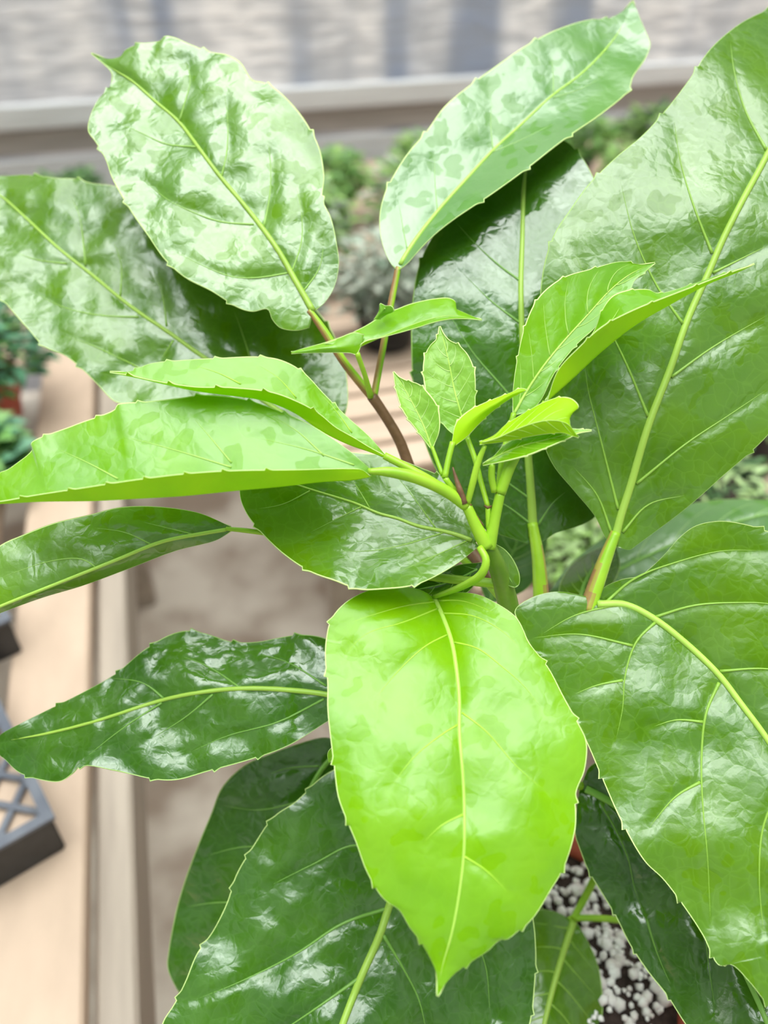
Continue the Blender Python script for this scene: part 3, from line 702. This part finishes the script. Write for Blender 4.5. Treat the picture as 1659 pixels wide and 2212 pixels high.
leaf(plant, label='dark upright leaf behind the centre leaf',
     mid=[(1152,1160),(1148,1080),(1142,1000),(1134,900),(1128,740),(1125,620),(1128,520),(1132,400),(1150,290)],
     left=[(1148,1176),(1120,1168),(1080,1155),(1040,1140),(990,1095),(930,990),(898,880),(888,740),(892,640),(906,570),(935,510),(975,455),(1050,385),(1110,320),(1150,290)],
     right=[(1160,1178),(1180,1165),(1200,1152),(1240,1140),(1284,1118),(1292,1090),(1290,1020),(1300,900),(1310,700),(1312,500),(1298,420),(1278,375),(1250,330),(1218,303),(1150,290)],
     d=[.470,.470,.471,.475,.492,.518], dl=[0,.012,.006,0], dr=[0,.010,.004,0], mat=DARK, rim=RIM_D, rum=.0018, rwl=.035, vein=VEIN_D, mw=(22,8), vw=(7,3), seed=4, quilt=.0011, teeth=150,
     veins=[[(1128,610),(1080,575),(1030,530),(985,480)],[(1135,895),(1080,830),(1020,760),(960,660)],[(1148,1080),(1080,1030),(1020,980)],[(1150,1135),(1090,1090),(1040,1070)],[(1162,1135),(1195,1085),(1225,1060)],[(1128,730),(1180,690)],[(1126,700),(1060,650),(1000,590)]])
leaf(plant, label='largest leaf, rising at the right edge',
     mid=[(1325,1175),(1342,1110),(1360,1055),(1400,920),(1450,790),(1485,690),(1530,590),(1560,520),(1600,440),(1659,330),(1710,210),(1745,80),(1762,-30)],
     left=[(1318,1176),(1305,1155),(1285,1115),(1240,1060),(1195,1005),(1172,950),(1160,850),(1158,760),(1165,680),(1168,620),(1178,560),(1200,500),(1230,455),(1270,400),(1330,340),(1390,290),(1440,235),(1490,170),(1535,105),(1600,50),(1659,20),(1710,-8),(1762,-30)],
     right=[(1335,1182),(1360,1188),(1375,1178),(1400,1160),(1480,1100),(1560,1030),(1659,940),(1760,800),(1850,600),(1870,400),(1850,180),(1820,40),(1762,-30)],
     d=[.438,.436,.436,.442,.468,.520], dl=[0,.012,.012,.006,0], dr=[0,.002,.000,0], mat=DEEP, rim=RIM_D, rum=.0028, rwl=.055, vein=VEIN_D, mw=(19,10), vw=(7,3), seed=5, quilt=.0012, teeth=170,
     veins=[[(1538,548),(1500,450),(1470,350),(1455,250)],[(1655,325),(1610,240),(1585,150),(1578,90)],[(1475,700),(1420,620),(1370,510),(1340,390)],[(1400,900),(1350,780),(1280,640),(1240,540)],[(1335,1100),(1300,960),(1270,840),(1262,780)],[(1320,1150),(1290,1070),(1240,1010)],[(1450,815),(1540,750),(1659,680)],[(1375,1045),(1480,960),(1570,900),(1659,840)],[(1345,1150),(1400,1090),(1480,1070)],[(1540,590),(1600,560),(1659,530)]])
leaf(plant, label='young light green leaf right of the shoot tip',
     mid=[(1110,895),(1135,850),(1175,790),(1220,735),(1270,680),(1320,625),(1365,590),(1415,568)],
     left=[(1109,895),(1108,850),(1115,790),(1135,700),(1165,640),(1215,600),(1280,580),(1340,565),(1385,571),(1415,568)],
     right=[(1112,896),(1145,888),(1168,865),(1198,805),(1245,745),(1292,700),(1310,665),(1328,648),(1360,628),(1372,605),(1392,588),(1415,568)],
     d=[.405,.409,.416,.426], dl=[0,-.001,0,0], dr=[0,-.002,-.002,0], mat=YOUNG2, rim=RIM_Y, under=UNDER_Y, rum=.0010, vein=VEIN_Y, mw=(7,2), vw=(3,1.2), seed=6, quilt=.0006, teeth=90, tamp=4, step=5)
leaf(plant, label='young lime leaf folded along its midrib, pointing right',
     mid=[(1178,868),(1230,822),(1300,757),(1370,702),(1450,655),(1530,612),(1590,588),(1630,570)],
     left=[(1178,866),(1200,820),(1240,770),(1284,712),(1300,670),(1322,640),(1350,628),(1400,625),(1422,633),(1500,612),(1570,588),(1630,570)],
     right=[(1180,868),(1205,800),(1250,750),(1300,705),(1370,668),(1440,640),(1500,617),(1570,590),(1630,570)],
     d=[.391,.390,.390,.394], dl=[0,.018,.016,0], dr=[0,-.012,-.010,0], prof=1.0, mat=YOUNG2, rim=RIM_Y, under=UNDER_Y, rum=.0006, vein=VEIN_Y, mw=(5,2), vw=(3,1.2), seed=7, quilt=.0003, teeth=80, tamp=3, step=5, midrib=False, veins=[[(1290,730),(1330,680),(1350,640)]], nauto=0)
leaf(plant, label='small tender leaf left of the shoot tip',
     mid=[(932,968),(915,920),(885,860),(865,825),(850,803)],
     left=[(931,968),(905,935),(872,890),(857,850),(850,803)],
     right=[(934,968),(949,930),(946,880),(926,850),(905,830),(880,823),(862,815),(850,803)],
     d=[.401,.404,.408,.412], dl=[0,-.003,0], dr=[0,-.004,0], mat=TENDER, rim=RIM_Y, under=UNDER_Y, rum=.0008, rwl=.01, vein=VEIN_Y, mw=(5,1.5), vw=(2.5,1), seed=8, quilt=.0006, teeth=45, tamp=4, step=4)
leaf(plant, label='small tender toothed leaf standing upright at the shoot tip',
     mid=[(1008,948),(997,900),(982,845),(972,795),(962,750),(950,705)],
     left=[(1006,948),(975,935),(945,900),(925,865),(915,820),(915,778),(928,747),(943,733),(950,705)],
     right=[(1010,946),(1024,915),(1027,860),(1025,800),(1010,765),(990,745),(970,735),(957,720),(950,705)],
     d=[.406,.408,.411,.415], dl=[0,-.002,0], dr=[0,-.003,0], mat=TENDER, rim=RIM_Y, under=UNDER_Y, rum=.0010, rwl=.012, vein=VEIN_Y, mw=(6,2), vw=(3,1), seed=9, quilt=.0008, teeth=50, tamp=5, step=4)
leaf(plant, label='small lime leaf seen edge-on',
     mid=[(980,960),(1006,925),(1038,893),(1075,870),(1105,852),(1138,843)],
     left=[(976,955),(984,915),(1010,888),(1060,864),(1100,849),(1128,838),(1138,843)],
     right=[(984,962),(1008,945),(1034,918),(1066,888),(1105,860),(1138,843)],
     d=[.397,.394,.391,.389], dl=[0,.004,0], dr=[0,.004,0], mat=UNDER_Y, rim=RIM_Y, under=UNDER_Y, rum=.0002, vein=VEIN_Y, mw=(4,2), vw=(2,1), seed=10, quilt=.0002, teeth=40, tamp=3, step=4, midrib=False, nauto=0)
leaf(plant, label='small lime leaf with curled hooked tip',
     mid=[(1036,957),(1070,948),(1110,930),(1150,915),(1190,908),(1225,915),(1250,945)],
     left=[(1036,954),(1067,940),(1092,917),(1137,889),(1180,866),(1218,857),(1239,863),(1251,879),(1241,889),(1231,905),(1234,928),(1250,945)],
     right=[(1036,960),(1072,957),(1110,951),(1142,944),(1180,938),(1218,936),(1236,942),(1250,945)],
     d=[.385,.381,.378,.380], dl=[0,.010,.010,0], dr=[0,.004,.004,0], mat=UNDER_Y, rim=RIM_Y, under=YOUNG, rum=.0006, rwl=.015, vein=VEIN_Y, mw=(4,2), vw=(2.5,1), seed=11, quilt=.0003, teeth=60, tamp=3, step=4)
leaf(plant, label='small leaf with thread-like tip beneath the hooked one',
     mid=[(1041,1004),(1085,980),(1130,962),(1180,950),(1225,938),(1278,930)],
     left=[(1043,1003),(1066,985),(1090,960),(1130,940),(1180,930),(1225,925),(1245,926),(1278,930)],
     right=[(1043,1005),(1082,998),(1142,983),(1178,968),(1231,945),(1250,935),(1278,930)],
     d=[.392,.389,.386,.388], dl=[0,.006,0], dr=[0,-.004,0], mat=YOUNG, rim=RIM_Y, under=UNDER_Y, rum=.0008, rwl=.012, vein=VEIN_Y, mw=(4,2), vw=(2.5,1), seed=12, quilt=.0005, teeth=60, tamp=3, step=4)
leaf(plant, label='long folded lime leaf reaching the left edge',
     mid=[(800,1030),(760,1037),(700,1040),(600,1051),(520,1058),(400,1070),(300,1076),(200,1081),(80,1083),(0,1087),(-45,1084)],
     left=[(800,1013),(750,970),(675,920),(600,886),(525,862),(435,853),(390,859),(320,867),(252,874),(250,882),(160,918),(66,958),(70,970),(30,1005),(0,1026),(-45,1084)],
     right=[(802,1028),(780,1014),(750,1012),(640,1014),(500,1016),(430,1020),(360,1027),(255,1041),(180,1053),(75,1069),(0,1082),(-45,1084)],
     d=[.385,.378,.374,.376,.382], dl=[0,.016,.022,.018,0], dr=[0,-.010,-.010,0], prof=1.0, mat=YOUNG2, rim=RIM_Y, under=UNDER_Y, rum=.0007, rwl=.04, vein=VEIN_Y, mw=(4,2), vw=(5,2), seed=13, quilt=.0006, teeth=100, tamp=5, midrib=False,
     veins=[[(500,1010),(420,985),(340,962),(255,940)],[(255,1035),(190,1000),(125,970)],[(765,1005),(660,970),(550,945)],[(500,1000),(450,940),(420,905)],[(700,985),(640,930),(590,900)]])
leaf(plant, label='folded lime leaf lying above the long one',
     mid=[(832,988),(790,972),(755,960),(700,933),(640,893),(600,874),(560,862),(480,851),(420,843),(360,830),(300,816),(237,803)],
     left=[(834,985),(800,945),(745,895),(700,850),(655,803),(610,778),(565,770),(470,773),(400,777),(325,785),(280,802),(237,803)],
     right=[(830,982),(800,966),(760,942),(725,922),(690,893),(650,870),(590,847),(500,836),(420,834),(330,820),(280,809),(237,803)],
     d=[.400,.394,.390,.389,.392], dl=[0,.009,.011,.007,0], dr=[0,-.008,-.008,0], prof=1.0, mat=YOUNG, rim=RIM_Y, under=UNDER_Y, rum=.0007, rwl=.03, vein=VEIN_Y, mw=(4,2), vw=(4,2), seed=14, quilt=.0006, teeth=90, tamp=5, midrib=False,
     veins=[[(640,860),(600,815),(560,790)],[(520,830),(470,805),(420,790)],[(760,935),(720,880),(690,850)]])
pxtube(plant, [(830, 984, .400), (880, 1010, .400), (950, 1050, .400), (1004, 1094, .398)], [16, 18, 18, 18], 'petiole')
leaf(plant, label='small leaf lying crosswise on the forked stalk',
     mid=[(771,752),(800,738),(840,722),(880,706),(920,692),(970,682),(1041,691)],
     left=[(700,742),(735,730),(765,716),(792,702),(816,686),(828,672),(848,670),(887,656),(938,645),(972,644),(985,653),(983,664),(1005,676),(1041,691)],
     right=[(765,760),(786,738),(825,728),(870,716),(905,706),(933,697),(972,689),(1012,688),(1041,691)],
     d=[.442,.440,.438,.440], dl=[0,.012,.010,0], dr=[0,-.003,0], mat=YOUNG2, rim=RIM_Y, under=UNDER_Y, rum=.0006, rwl=.02, vein=VEIN_Y, mw=(3,1.5), vw=(2,1), seed=15, quilt=.0004, teeth=0, step=4, veins=[])
leaf(plant, label='left lobe of the crosswise small leaf',
     mid=[(782,742),(740,750),(700,752),(660,758),(629,762)],
     left=[(786,722),(765,717),(735,728),(700,740),(660,751),(629,760)],
     right=[(782,742),(770,766),(758,763),(720,762),(670,763),(629,763)],
     d=[.441,.440,.442], dl=[0,.006,0], dr=[0,.002,0], mat=YOUNG2, rim=RIM_Y, under=UNDER_Y, rum=.0003, vein=VEIN_Y, seed=16, quilt=.0002, teeth=0, step=4, midrib=False, nauto=0)
leaf(plant, label='tiny curled lobe above the crosswise leaf',
     mid=[(812,690),(822,676),(832,668)], left=[(806,692),(818,672),(821,655),(832,660)], right=[(822,690),(836,680),(852,672),(847,661),(832,660)],
     d=[.441,.439,.438], dl=[0,.003,0], dr=[0,.003,0], mat=YOUNG2, rim=RIM_Y, under=UNDER_Y, rum=.0002, vein=VEIN_Y, seed=17, quilt=.0001, teeth=0, step=3, midrib=False, nauto=0)
leaf(plant, label='shaded leaf below the long folded leaf',
     mid=[(1028,1172),(995,1158),(960,1148),(900,1136),(860,1120),(820,1110),(770,1088),(700,1066),(650,1050),(600,1030),(545,995)],
     left=[(1034,1180),(1010,1200),(980,1222),(930,1250),(890,1265),(830,1272),(775,1273),(725,1255),(670,1235),(610,1195),(555,1140),(530,1105),(518,1070),(522,1030),(545,995)],
     right=[(1030,1165),(1020,1120),(992,1070),(965,1036),(904,1008),(836,984),(782,979),(700,972),(620,978),(545,995)],
     d=[.408,.414,.420,.426,.432], dl=[0,-.022,-.024,-.008,0], dr=[0,.010,.006,0], mat=DEEP, rim=RIM_Y, rum=.0015, rwl=.03, vein=VEIN_D, mw=(11,3), vw=(4,2), seed=18, quilt=.0010, teeth=120,
     veins=[[(960,1150),(880,1175),(800,1190),(730,1190)],[(780,1095),(730,1120),(670,1150)],[(670,1060),(610,1090),(550,1100)],[(940,1140),(890,1070),(850,1020)],[(800,1100),(770,1050),(740,1010)],[(1010,1168),(930,1205),(850,1240)]])
leaf(plant, label='narrow leaf at the left edge below the long one',
     mid=[(500,1142),(440,1152),(350,1170),(250,1210),(120,1262),(0,1310),(-85,1348)],
     left=[(498,1138),(470,1124),(430,1108),(370,1097),(300,1093),(250,1097),(200,1110),(115,1130),(50,1155),(0,1178),(-50,1225),(-85,1348)],
     right=[(500,1146),(470,1166),(380,1190),(280,1228),(180,1265),(90,1292),(0,1325),(-40,1343),(-85,1348)],
     d=[.424,.420,.416,.414,.416], dl=[0,.006,.009,0], dr=[0,.008,.008,0], mat=MID, rim=RIM_Y, rum=.0012, rwl=.03, vein=VEIN_Y, mw=(9,6), vw=(4,2), seed=19, quilt=.0008, teeth=0,
     veins=[[(210,1228),(180,1208),(110,1212),(0,1248)],[(330,1178),(270,1150),(200,1140)],[(420,1155),(360,1140),(310,1128)]])
leaf(plant, label='wavy blue green leaf pointing left, low down',
     mid=[(765,1512),(700,1499),(640,1492),(550,1487),(460,1492),(360,1510),(200,1560),(100,1585),(0,1603),(-14,1608)],
     left=[(768,1500),(770,1450),(740,1400),(700,1378),(650,1371),(600,1378),(560,1386),(500,1386),(450,1370),(410,1362),(370,1370),(310,1405),(250,1455),(180,1495),(110,1530),(50,1560),(0,1588),(-14,1608)],
     right=[(762,1525),(705,1560),(620,1612),(540,1641),(450,1666),(380,1685),(330,1683),(250,1665),(175,1655),(155,1672),(130,1688),(90,1685),(40,1668),(10,1640),(0,1632),(-14,1608)],
     d=[.440,.442,.446,.452], dl=[0,.016,.018,.006,0], dr=[0,-.008,-.012,0], mat=DARK, rim=RIM_D, rum=.0035, rwl=.026, vein=VEIN_D, mw=(14,5), vw=(6,3), seed=20, quilt=.0014, teeth=120,
     veins=[[(520,1487),(450,1440),(370,1410)],[(355,1510),(310,1475),(240,1465)],[(705,1482),(620,1430),(540,1408)],[(350,1518),(270,1570),(180,1640)],[(700,1510),(600,1560),(490,1590),(400,1630)],[(460,1500),(400,1550),(320,1600)]])
leaf(plant, label='dark leaf in shade behind the low glossy leaf',
     mid=[(745,1612),(700,1655),(640,1760),(560,1900),(490,2030),(440,2140),(420,2200)],
     left=[(735,1600),(700,1593),(640,1608),(580,1630),(530,1652),(480,1700),(455,1760),(430,1820),(400,1900),(380,1970),(365,2050),(362,2090),(378,2130),(400,2165),(420,2200)],
     right=[(755,1620),(800,1700),(790,1820),(720,1960),(620,2080),(520,2160),(420,2200)],
     d=[.500,.498,.500,.510,.52], dl=[0,.012,.014,0], dr=[0,.010,.010,0], mat=DARK, rim=RIM_D, rum=.0022, rwl=.035, vein=VEIN_P, mw=(12,4), vw=(5,2), seed=21, quilt=.0012, teeth=0,
     veins=[[(690,1655),(620,1660),(560,1680)],[(655,1730),(560,1750),(480,1740)],[(600,1830),(520,1830),(440,1850)],[(530,1950),(460,1950),(400,1960)]])
leaf(plant, label='low dark glossy leaf at the bottom edge',
     mid=[(905,1795),(880,1850),(840,1960),(820,2020),(780,2110),(740,2212),(700,2330),(650,2440)],
     left=[(890,1775),(850,1700),(800,1655),(755,1650),(722,1662),(690,1682),(640,1730),(590,1765),(548,1825),(510,1890),(490,1950),(460,2010),(425,2060),(400,2120),(375,2170),(350,2212),(345,2290),(420,2390),(540,2440),(650,2440)],
     right=[(925,1785),(980,1800),(1050,1850),(1120,1920),(1148,1970),(1158,2050),(1156,2120),(1145,2212),(1110,2300),(1000,2390),(850,2440),(650,2440)],
     d=[.475,.462,.448,.432,.412], dl=[0,.010,.006,0], dr=[0,.010,.008,0], mat=DARK, rim=RIM_Y, rum=.0034, rwl=.034, vein=VEIN_D, mw=(20,12), vw=(8,3), seed=22, quilt=.0020, teeth=110, step=7,
     veins=[[(838,1962),(740,1995),(640,2060),(520,2120),(420,2160)],[(828,2020),(870,2090),(905,2160),(925,2250)],[(868,1870),(770,1825),(680,1865),(570,1920)],[(790,1700),(820,1800)],[(780,2110),(680,2180),(560,2260)],[(870,1880),(950,1960),(1040,2060),(1060,2200)]])
leaf(plant, label='front lime green leaf hanging down in the middle',
     mid=[(937,1291),(955,1330),(975,1385),(985,1440),(992,1510),(992,1580),(1000,1680),(1003,1760),(1002,1840),(992,1930),(975,2020),(955,2090),(945,2152)],
     left=[(932,1287),(915,1277),(897,1271),(870,1267),(845,1266),(793,1276),(745,1302),(715,1337),(704,1380),(702,1424),(707,1476),(707,1528),(713,1589),(721,1654),(730,1720),(745,1763),(767,1815),(793,1885),(828,1941),(863,1967),(884,2002),(910,2037),(932,2076),(943,2105),(945,2152)],
     right=[(942,1291),(958,1283),(976,1280),(1028,1283),(1071,1302),(1115,1333),(1132,1363),(1141,1385),(1184,1441),(1219,1507),(1250,1563),(1267,1602),(1263,1663),(1245,1711),(1243,1789),(1219,1872),(1189,1924),(1150,1985),(1115,2015),(1095,2030),(1080,2031),(1054,2054),(1010,2083),(984,2102),(963,2124),(945,2152)],
     d=[.424,.390,.369,.353,.346,.344], dl=[0,.010,.010,.006,0], dr=[0,.010,.010,.006,0], prof=1.7, mat=YOUNG, rim=RIM_Y, under=UNDER_Y, rum=.0026, rwl=.045, vein=VEIN_Y, mw=(13,4), vw=(5,2), seed=23, quilt=.0009, teeth=150, tamp=7, step=6,
     veins=[[(965,1372),(920,1395),(860,1450),(810,1510)],[(982,1388),(1030,1400),(1090,1445),(1130,1480),(1170,1530)],[(990,1565),(950,1590),(890,1640),(845,1700)],[(998,1540),(1050,1580),(1120,1660),(1180,1710)],[(940,1300),(880,1308),(800,1330),(745,1350)],[(945,1315),(870,1345),(790,1370),(740,1420)],[(955,1325),(1020,1330),(1080,1360),(1125,1400)],[(1000,1760),(950,1785),(915,1820)],[(948,1298),(1000,1298),(1070,1325)],[(1002,1850),(1050,1880),(1100,1930)]])
leaf(plant, label='broad leaf at lower right with strong yellow midrib',
     mid=[(1290,1306),(1350,1306),(1410,1335),(1470,1380),(1550,1455),(1600,1520),(1659,1600),(1740,1740),(1785,1900),(1780,2050),(1730,2225)],
     left=[(1284,1302),(1265,1290),(1235,1281),(1200,1278),(1150,1290),(1112,1318),(1120,1345),(1140,1385),(1165,1425),(1200,1480),(1240,1550),(1270,1610),(1300,1680),(1340,1770),(1392,1860),(1432,1899),(1482,1965),(1518,2020),(1553,2085),(1580,2084),(1618,2120),(1659,2171),(1700,2210),(1730,2225)],
     right=[(1292,1300),(1302,1272),(1343,1252),(1380,1245),(1403,1229),(1437,1196),(1471,1158),(1504,1135),(1555,1125),(1605,1131),(1659,1147),(1760,1190),(1860,1300),(1930,1500),(1950,1750),(1880,2050),(1730,2225)],
     d=[.436,.424,.408,.388,.374,.368], dl=[0,.006,.008,.008,0], dr=[0,.004,.012,.012,0], prof=1.5, mat=DEEP, rim=RIM_Y, rum=.0030, rwl=.05, vein=VEIN_Y, mw=(17,9), vw=(7,3), seed=24, quilt=.0013, teeth=170, tamp=8, step=7,
     veins=[[(1415,1333),(1500,1308),(1600,1302),(1659,1304),(1760,1330)],[(1415,1345),(1375,1385),(1350,1460),(1345,1530),(1330,1600)],[(1555,1450),(1659,1445),(1760,1470)],[(1553,1475),(1525,1540),(1515,1640),(1518,1740),(1528,1850),(1535,2000)],[(1310,1300),(1370,1250),(1460,1215),(1560,1190),(1659,1190)],[(1340,1305),(1240,1330),(1170,1370)],[(1366,1395),(1250,1370),(1150,1378)],[(1700,1680),(1650,1780),(1640,1900),(1650,2020)],[(1512,1690),(1460,1720),(1400,1790)],[(1345,1470),(1290,1480),(1240,1500)],[(1518,1560),(1460,1555),(1410,1570)]])
leaf(plant, label='deep green leaf under the broad right leaf',
     mid=[(1256,1698),(1336,1743),(1440,1840),(1550,1990),(1640,2170),(1690,2300),(1710,2380)],
     left=[(1252,1704),(1245,1750),(1242,1800),(1255,1842),(1270,1880),(1300,1930),(1330,1980),(1360,2040),(1400,2100),(1440,2150),(1480,2212),(1540,2290),(1620,2350),(1710,2380)],
     right=[(1258,1690),(1275,1655),(1320,1640),(1450,1690),(1600,1840),(1720,2040),(1770,2230),(1710,2380)],
     d=[.480,.462,.440,.416,.396], dl=[0,.010,.010,0], dr=[0,.012,.010,0], mat=DARK, rim=RIM_Y, rum=.0032, rwl=.03, vein=VEIN_P, mw=(18,8), vw=(6,3), seed=25, quilt=.0018, teeth=110, tamp=5,
     veins=[[(1296,1733),(1331,1794),(1357,1854),(1372,1924),(1397,1985)],[(1480,1900),(1520,2000),(1530,2080),(1545,2181)],[(1440,1860),(1400,1900)],[(1397,1985),(1420,2060),(1450,2130)]])
leaf(plant, label='small leaf over the perlite soil at the bottom',
     mid=[(1238,1990),(1215,2060),(1195,2130),(1175,2212),(1160,2290),(1150,2340)],
     left=[(1232,1985),(1195,1968),(1160,1966),(1135,1990),(1120,2060),(1105,2140),(1100,2212),(1115,2290),(1150,2340)],
     right=[(1244,1990),(1268,2030),(1290,2080),(1301,2140),(1299,2212),(1270,2290),(1200,2330),(1150,2340)],
     d=[.540,.518,.500,.488], dl=[0,.006,0], dr=[0,.012,0], mat=DEEP, rim=RIM_D, rum=.0012, vein=VEIN_D, mw=(16,7), vw=(4,2), seed=26, quilt=.0008, teeth=0)
leaf(plant, label='large pale leaf behind at right',
     mid=[(1180,1300),(1280,1260),(1400,1200),(1520,1150),(1659,1110),(1800,1090)],
     left=[(1175,1295),(1230,1220),(1320,1150),(1420,1100),(1500,1086),(1580,1078),(1659,1080),(1740,1080),(1800,1090)],
     right=[(1185,1305),(1280,1330),(1420,1330),(1560,1290),(1700,1200),(1800,1090)],
     d=[.56,.575,.59,.60], dl=[0,.03,.02,0], dr=[0,-.02,0], mat=PALE, rim=RIM_D, rum=.001, vein=VEIN_P, seed=27, teeth=0)
leaf(plant, label='pale rounded leaf behind the stem fork',
     mid=[(1060,1300),(1080,1240),(1110,1190),(1130,1120)],
     left=[(1050,1300),(1030,1230),(1050,1150),(1090,1110),(1130,1100)],
     right=[(1080,1300),(1140,1270),(1175,1210),(1180,1150),(1130,1100)],
     d=[.53,.54,.56], dl=[0,.01,0], dr=[0,.01,0], mat=PALE, rim=RIM_D, rum=.001, vein=VEIN_P, seed=28, teeth=0)
leaf(plant, label='dark rounded leaf between the two thick stalks',
     mid=[(1250,1310),(1262,1260),(1290,1215),(1330,1180)],
     left=[(1205,1300),(1210,1260),(1235,1220),(1270,1195),(1330,1170)],
     right=[(1290,1310),(1320,1270),(1340,1220),(1330,1180)],
     d=[.49,.50,.52], dl=[0,.02,0], dr=[0,.01,0], mat=DEEP, rim=RIM_D, rum=.001, vein=VEIN_P, seed=29, teeth=0)
leaf(plant, label='small dark rounded leaf right of the stem',
     mid=[(1062,1178),(1078,1210),(1095,1240),(1112,1268)],
     left=[(1064,1172),(1090,1186),(1110,1210),(1123,1243),(1121,1264),(1112,1268)],
     right=[(1060,1185),(1065,1215),(1080,1245),(1100,1266),(1112,1268)],
     d=[.412,.414,.418], dl=[0,.006,0], dr=[0,.004,0], mat=DEEP, rim=RIM_D, rum=.0004, vein=VEIN_P, mw=(5,2), seed=30, teeth=0, step=4, nauto=0)
leaf(plant, label='shaded leaf under the stem fork',
     mid=[(1040,1225),(990,1250),(940,1265),(890,1275)],
     left=[(1040,1215),(990,1220),(940,1240),(900,1262),(890,1275)],
     right=[(1040,1240),(1010,1280),(960,1300),(910,1295),(890,1275)],
     d=[.425,.428,.43], dl=[0,.006,0], dr=[0,.004,0], mat=DARK, rim=RIM_D, rum=.0004, vein=VEIN_P, mw=(5,2), seed=31, teeth=0, step=5, nauto=3)
leaf(plant, label='tiny green stipule beside the hanging leaf',
     mid=[(724,1612),(717,1628),(710,1648)], left=[(722,1610),(708,1625),(708,1640),(710,1648)], right=[(728,1614),(726,1635),(710,1648)],
     d=[.40,.402,.404], mat=YOUNG, rim=RIM_Y, under=UNDER_Y, rum=0, vein=VEIN_Y, seed=32, teeth=0, step=3, midrib=False, nauto=0, quilt=0)

# a brown seed speck and a drop on the broad right leaf
bpy.context.view_layer.update()
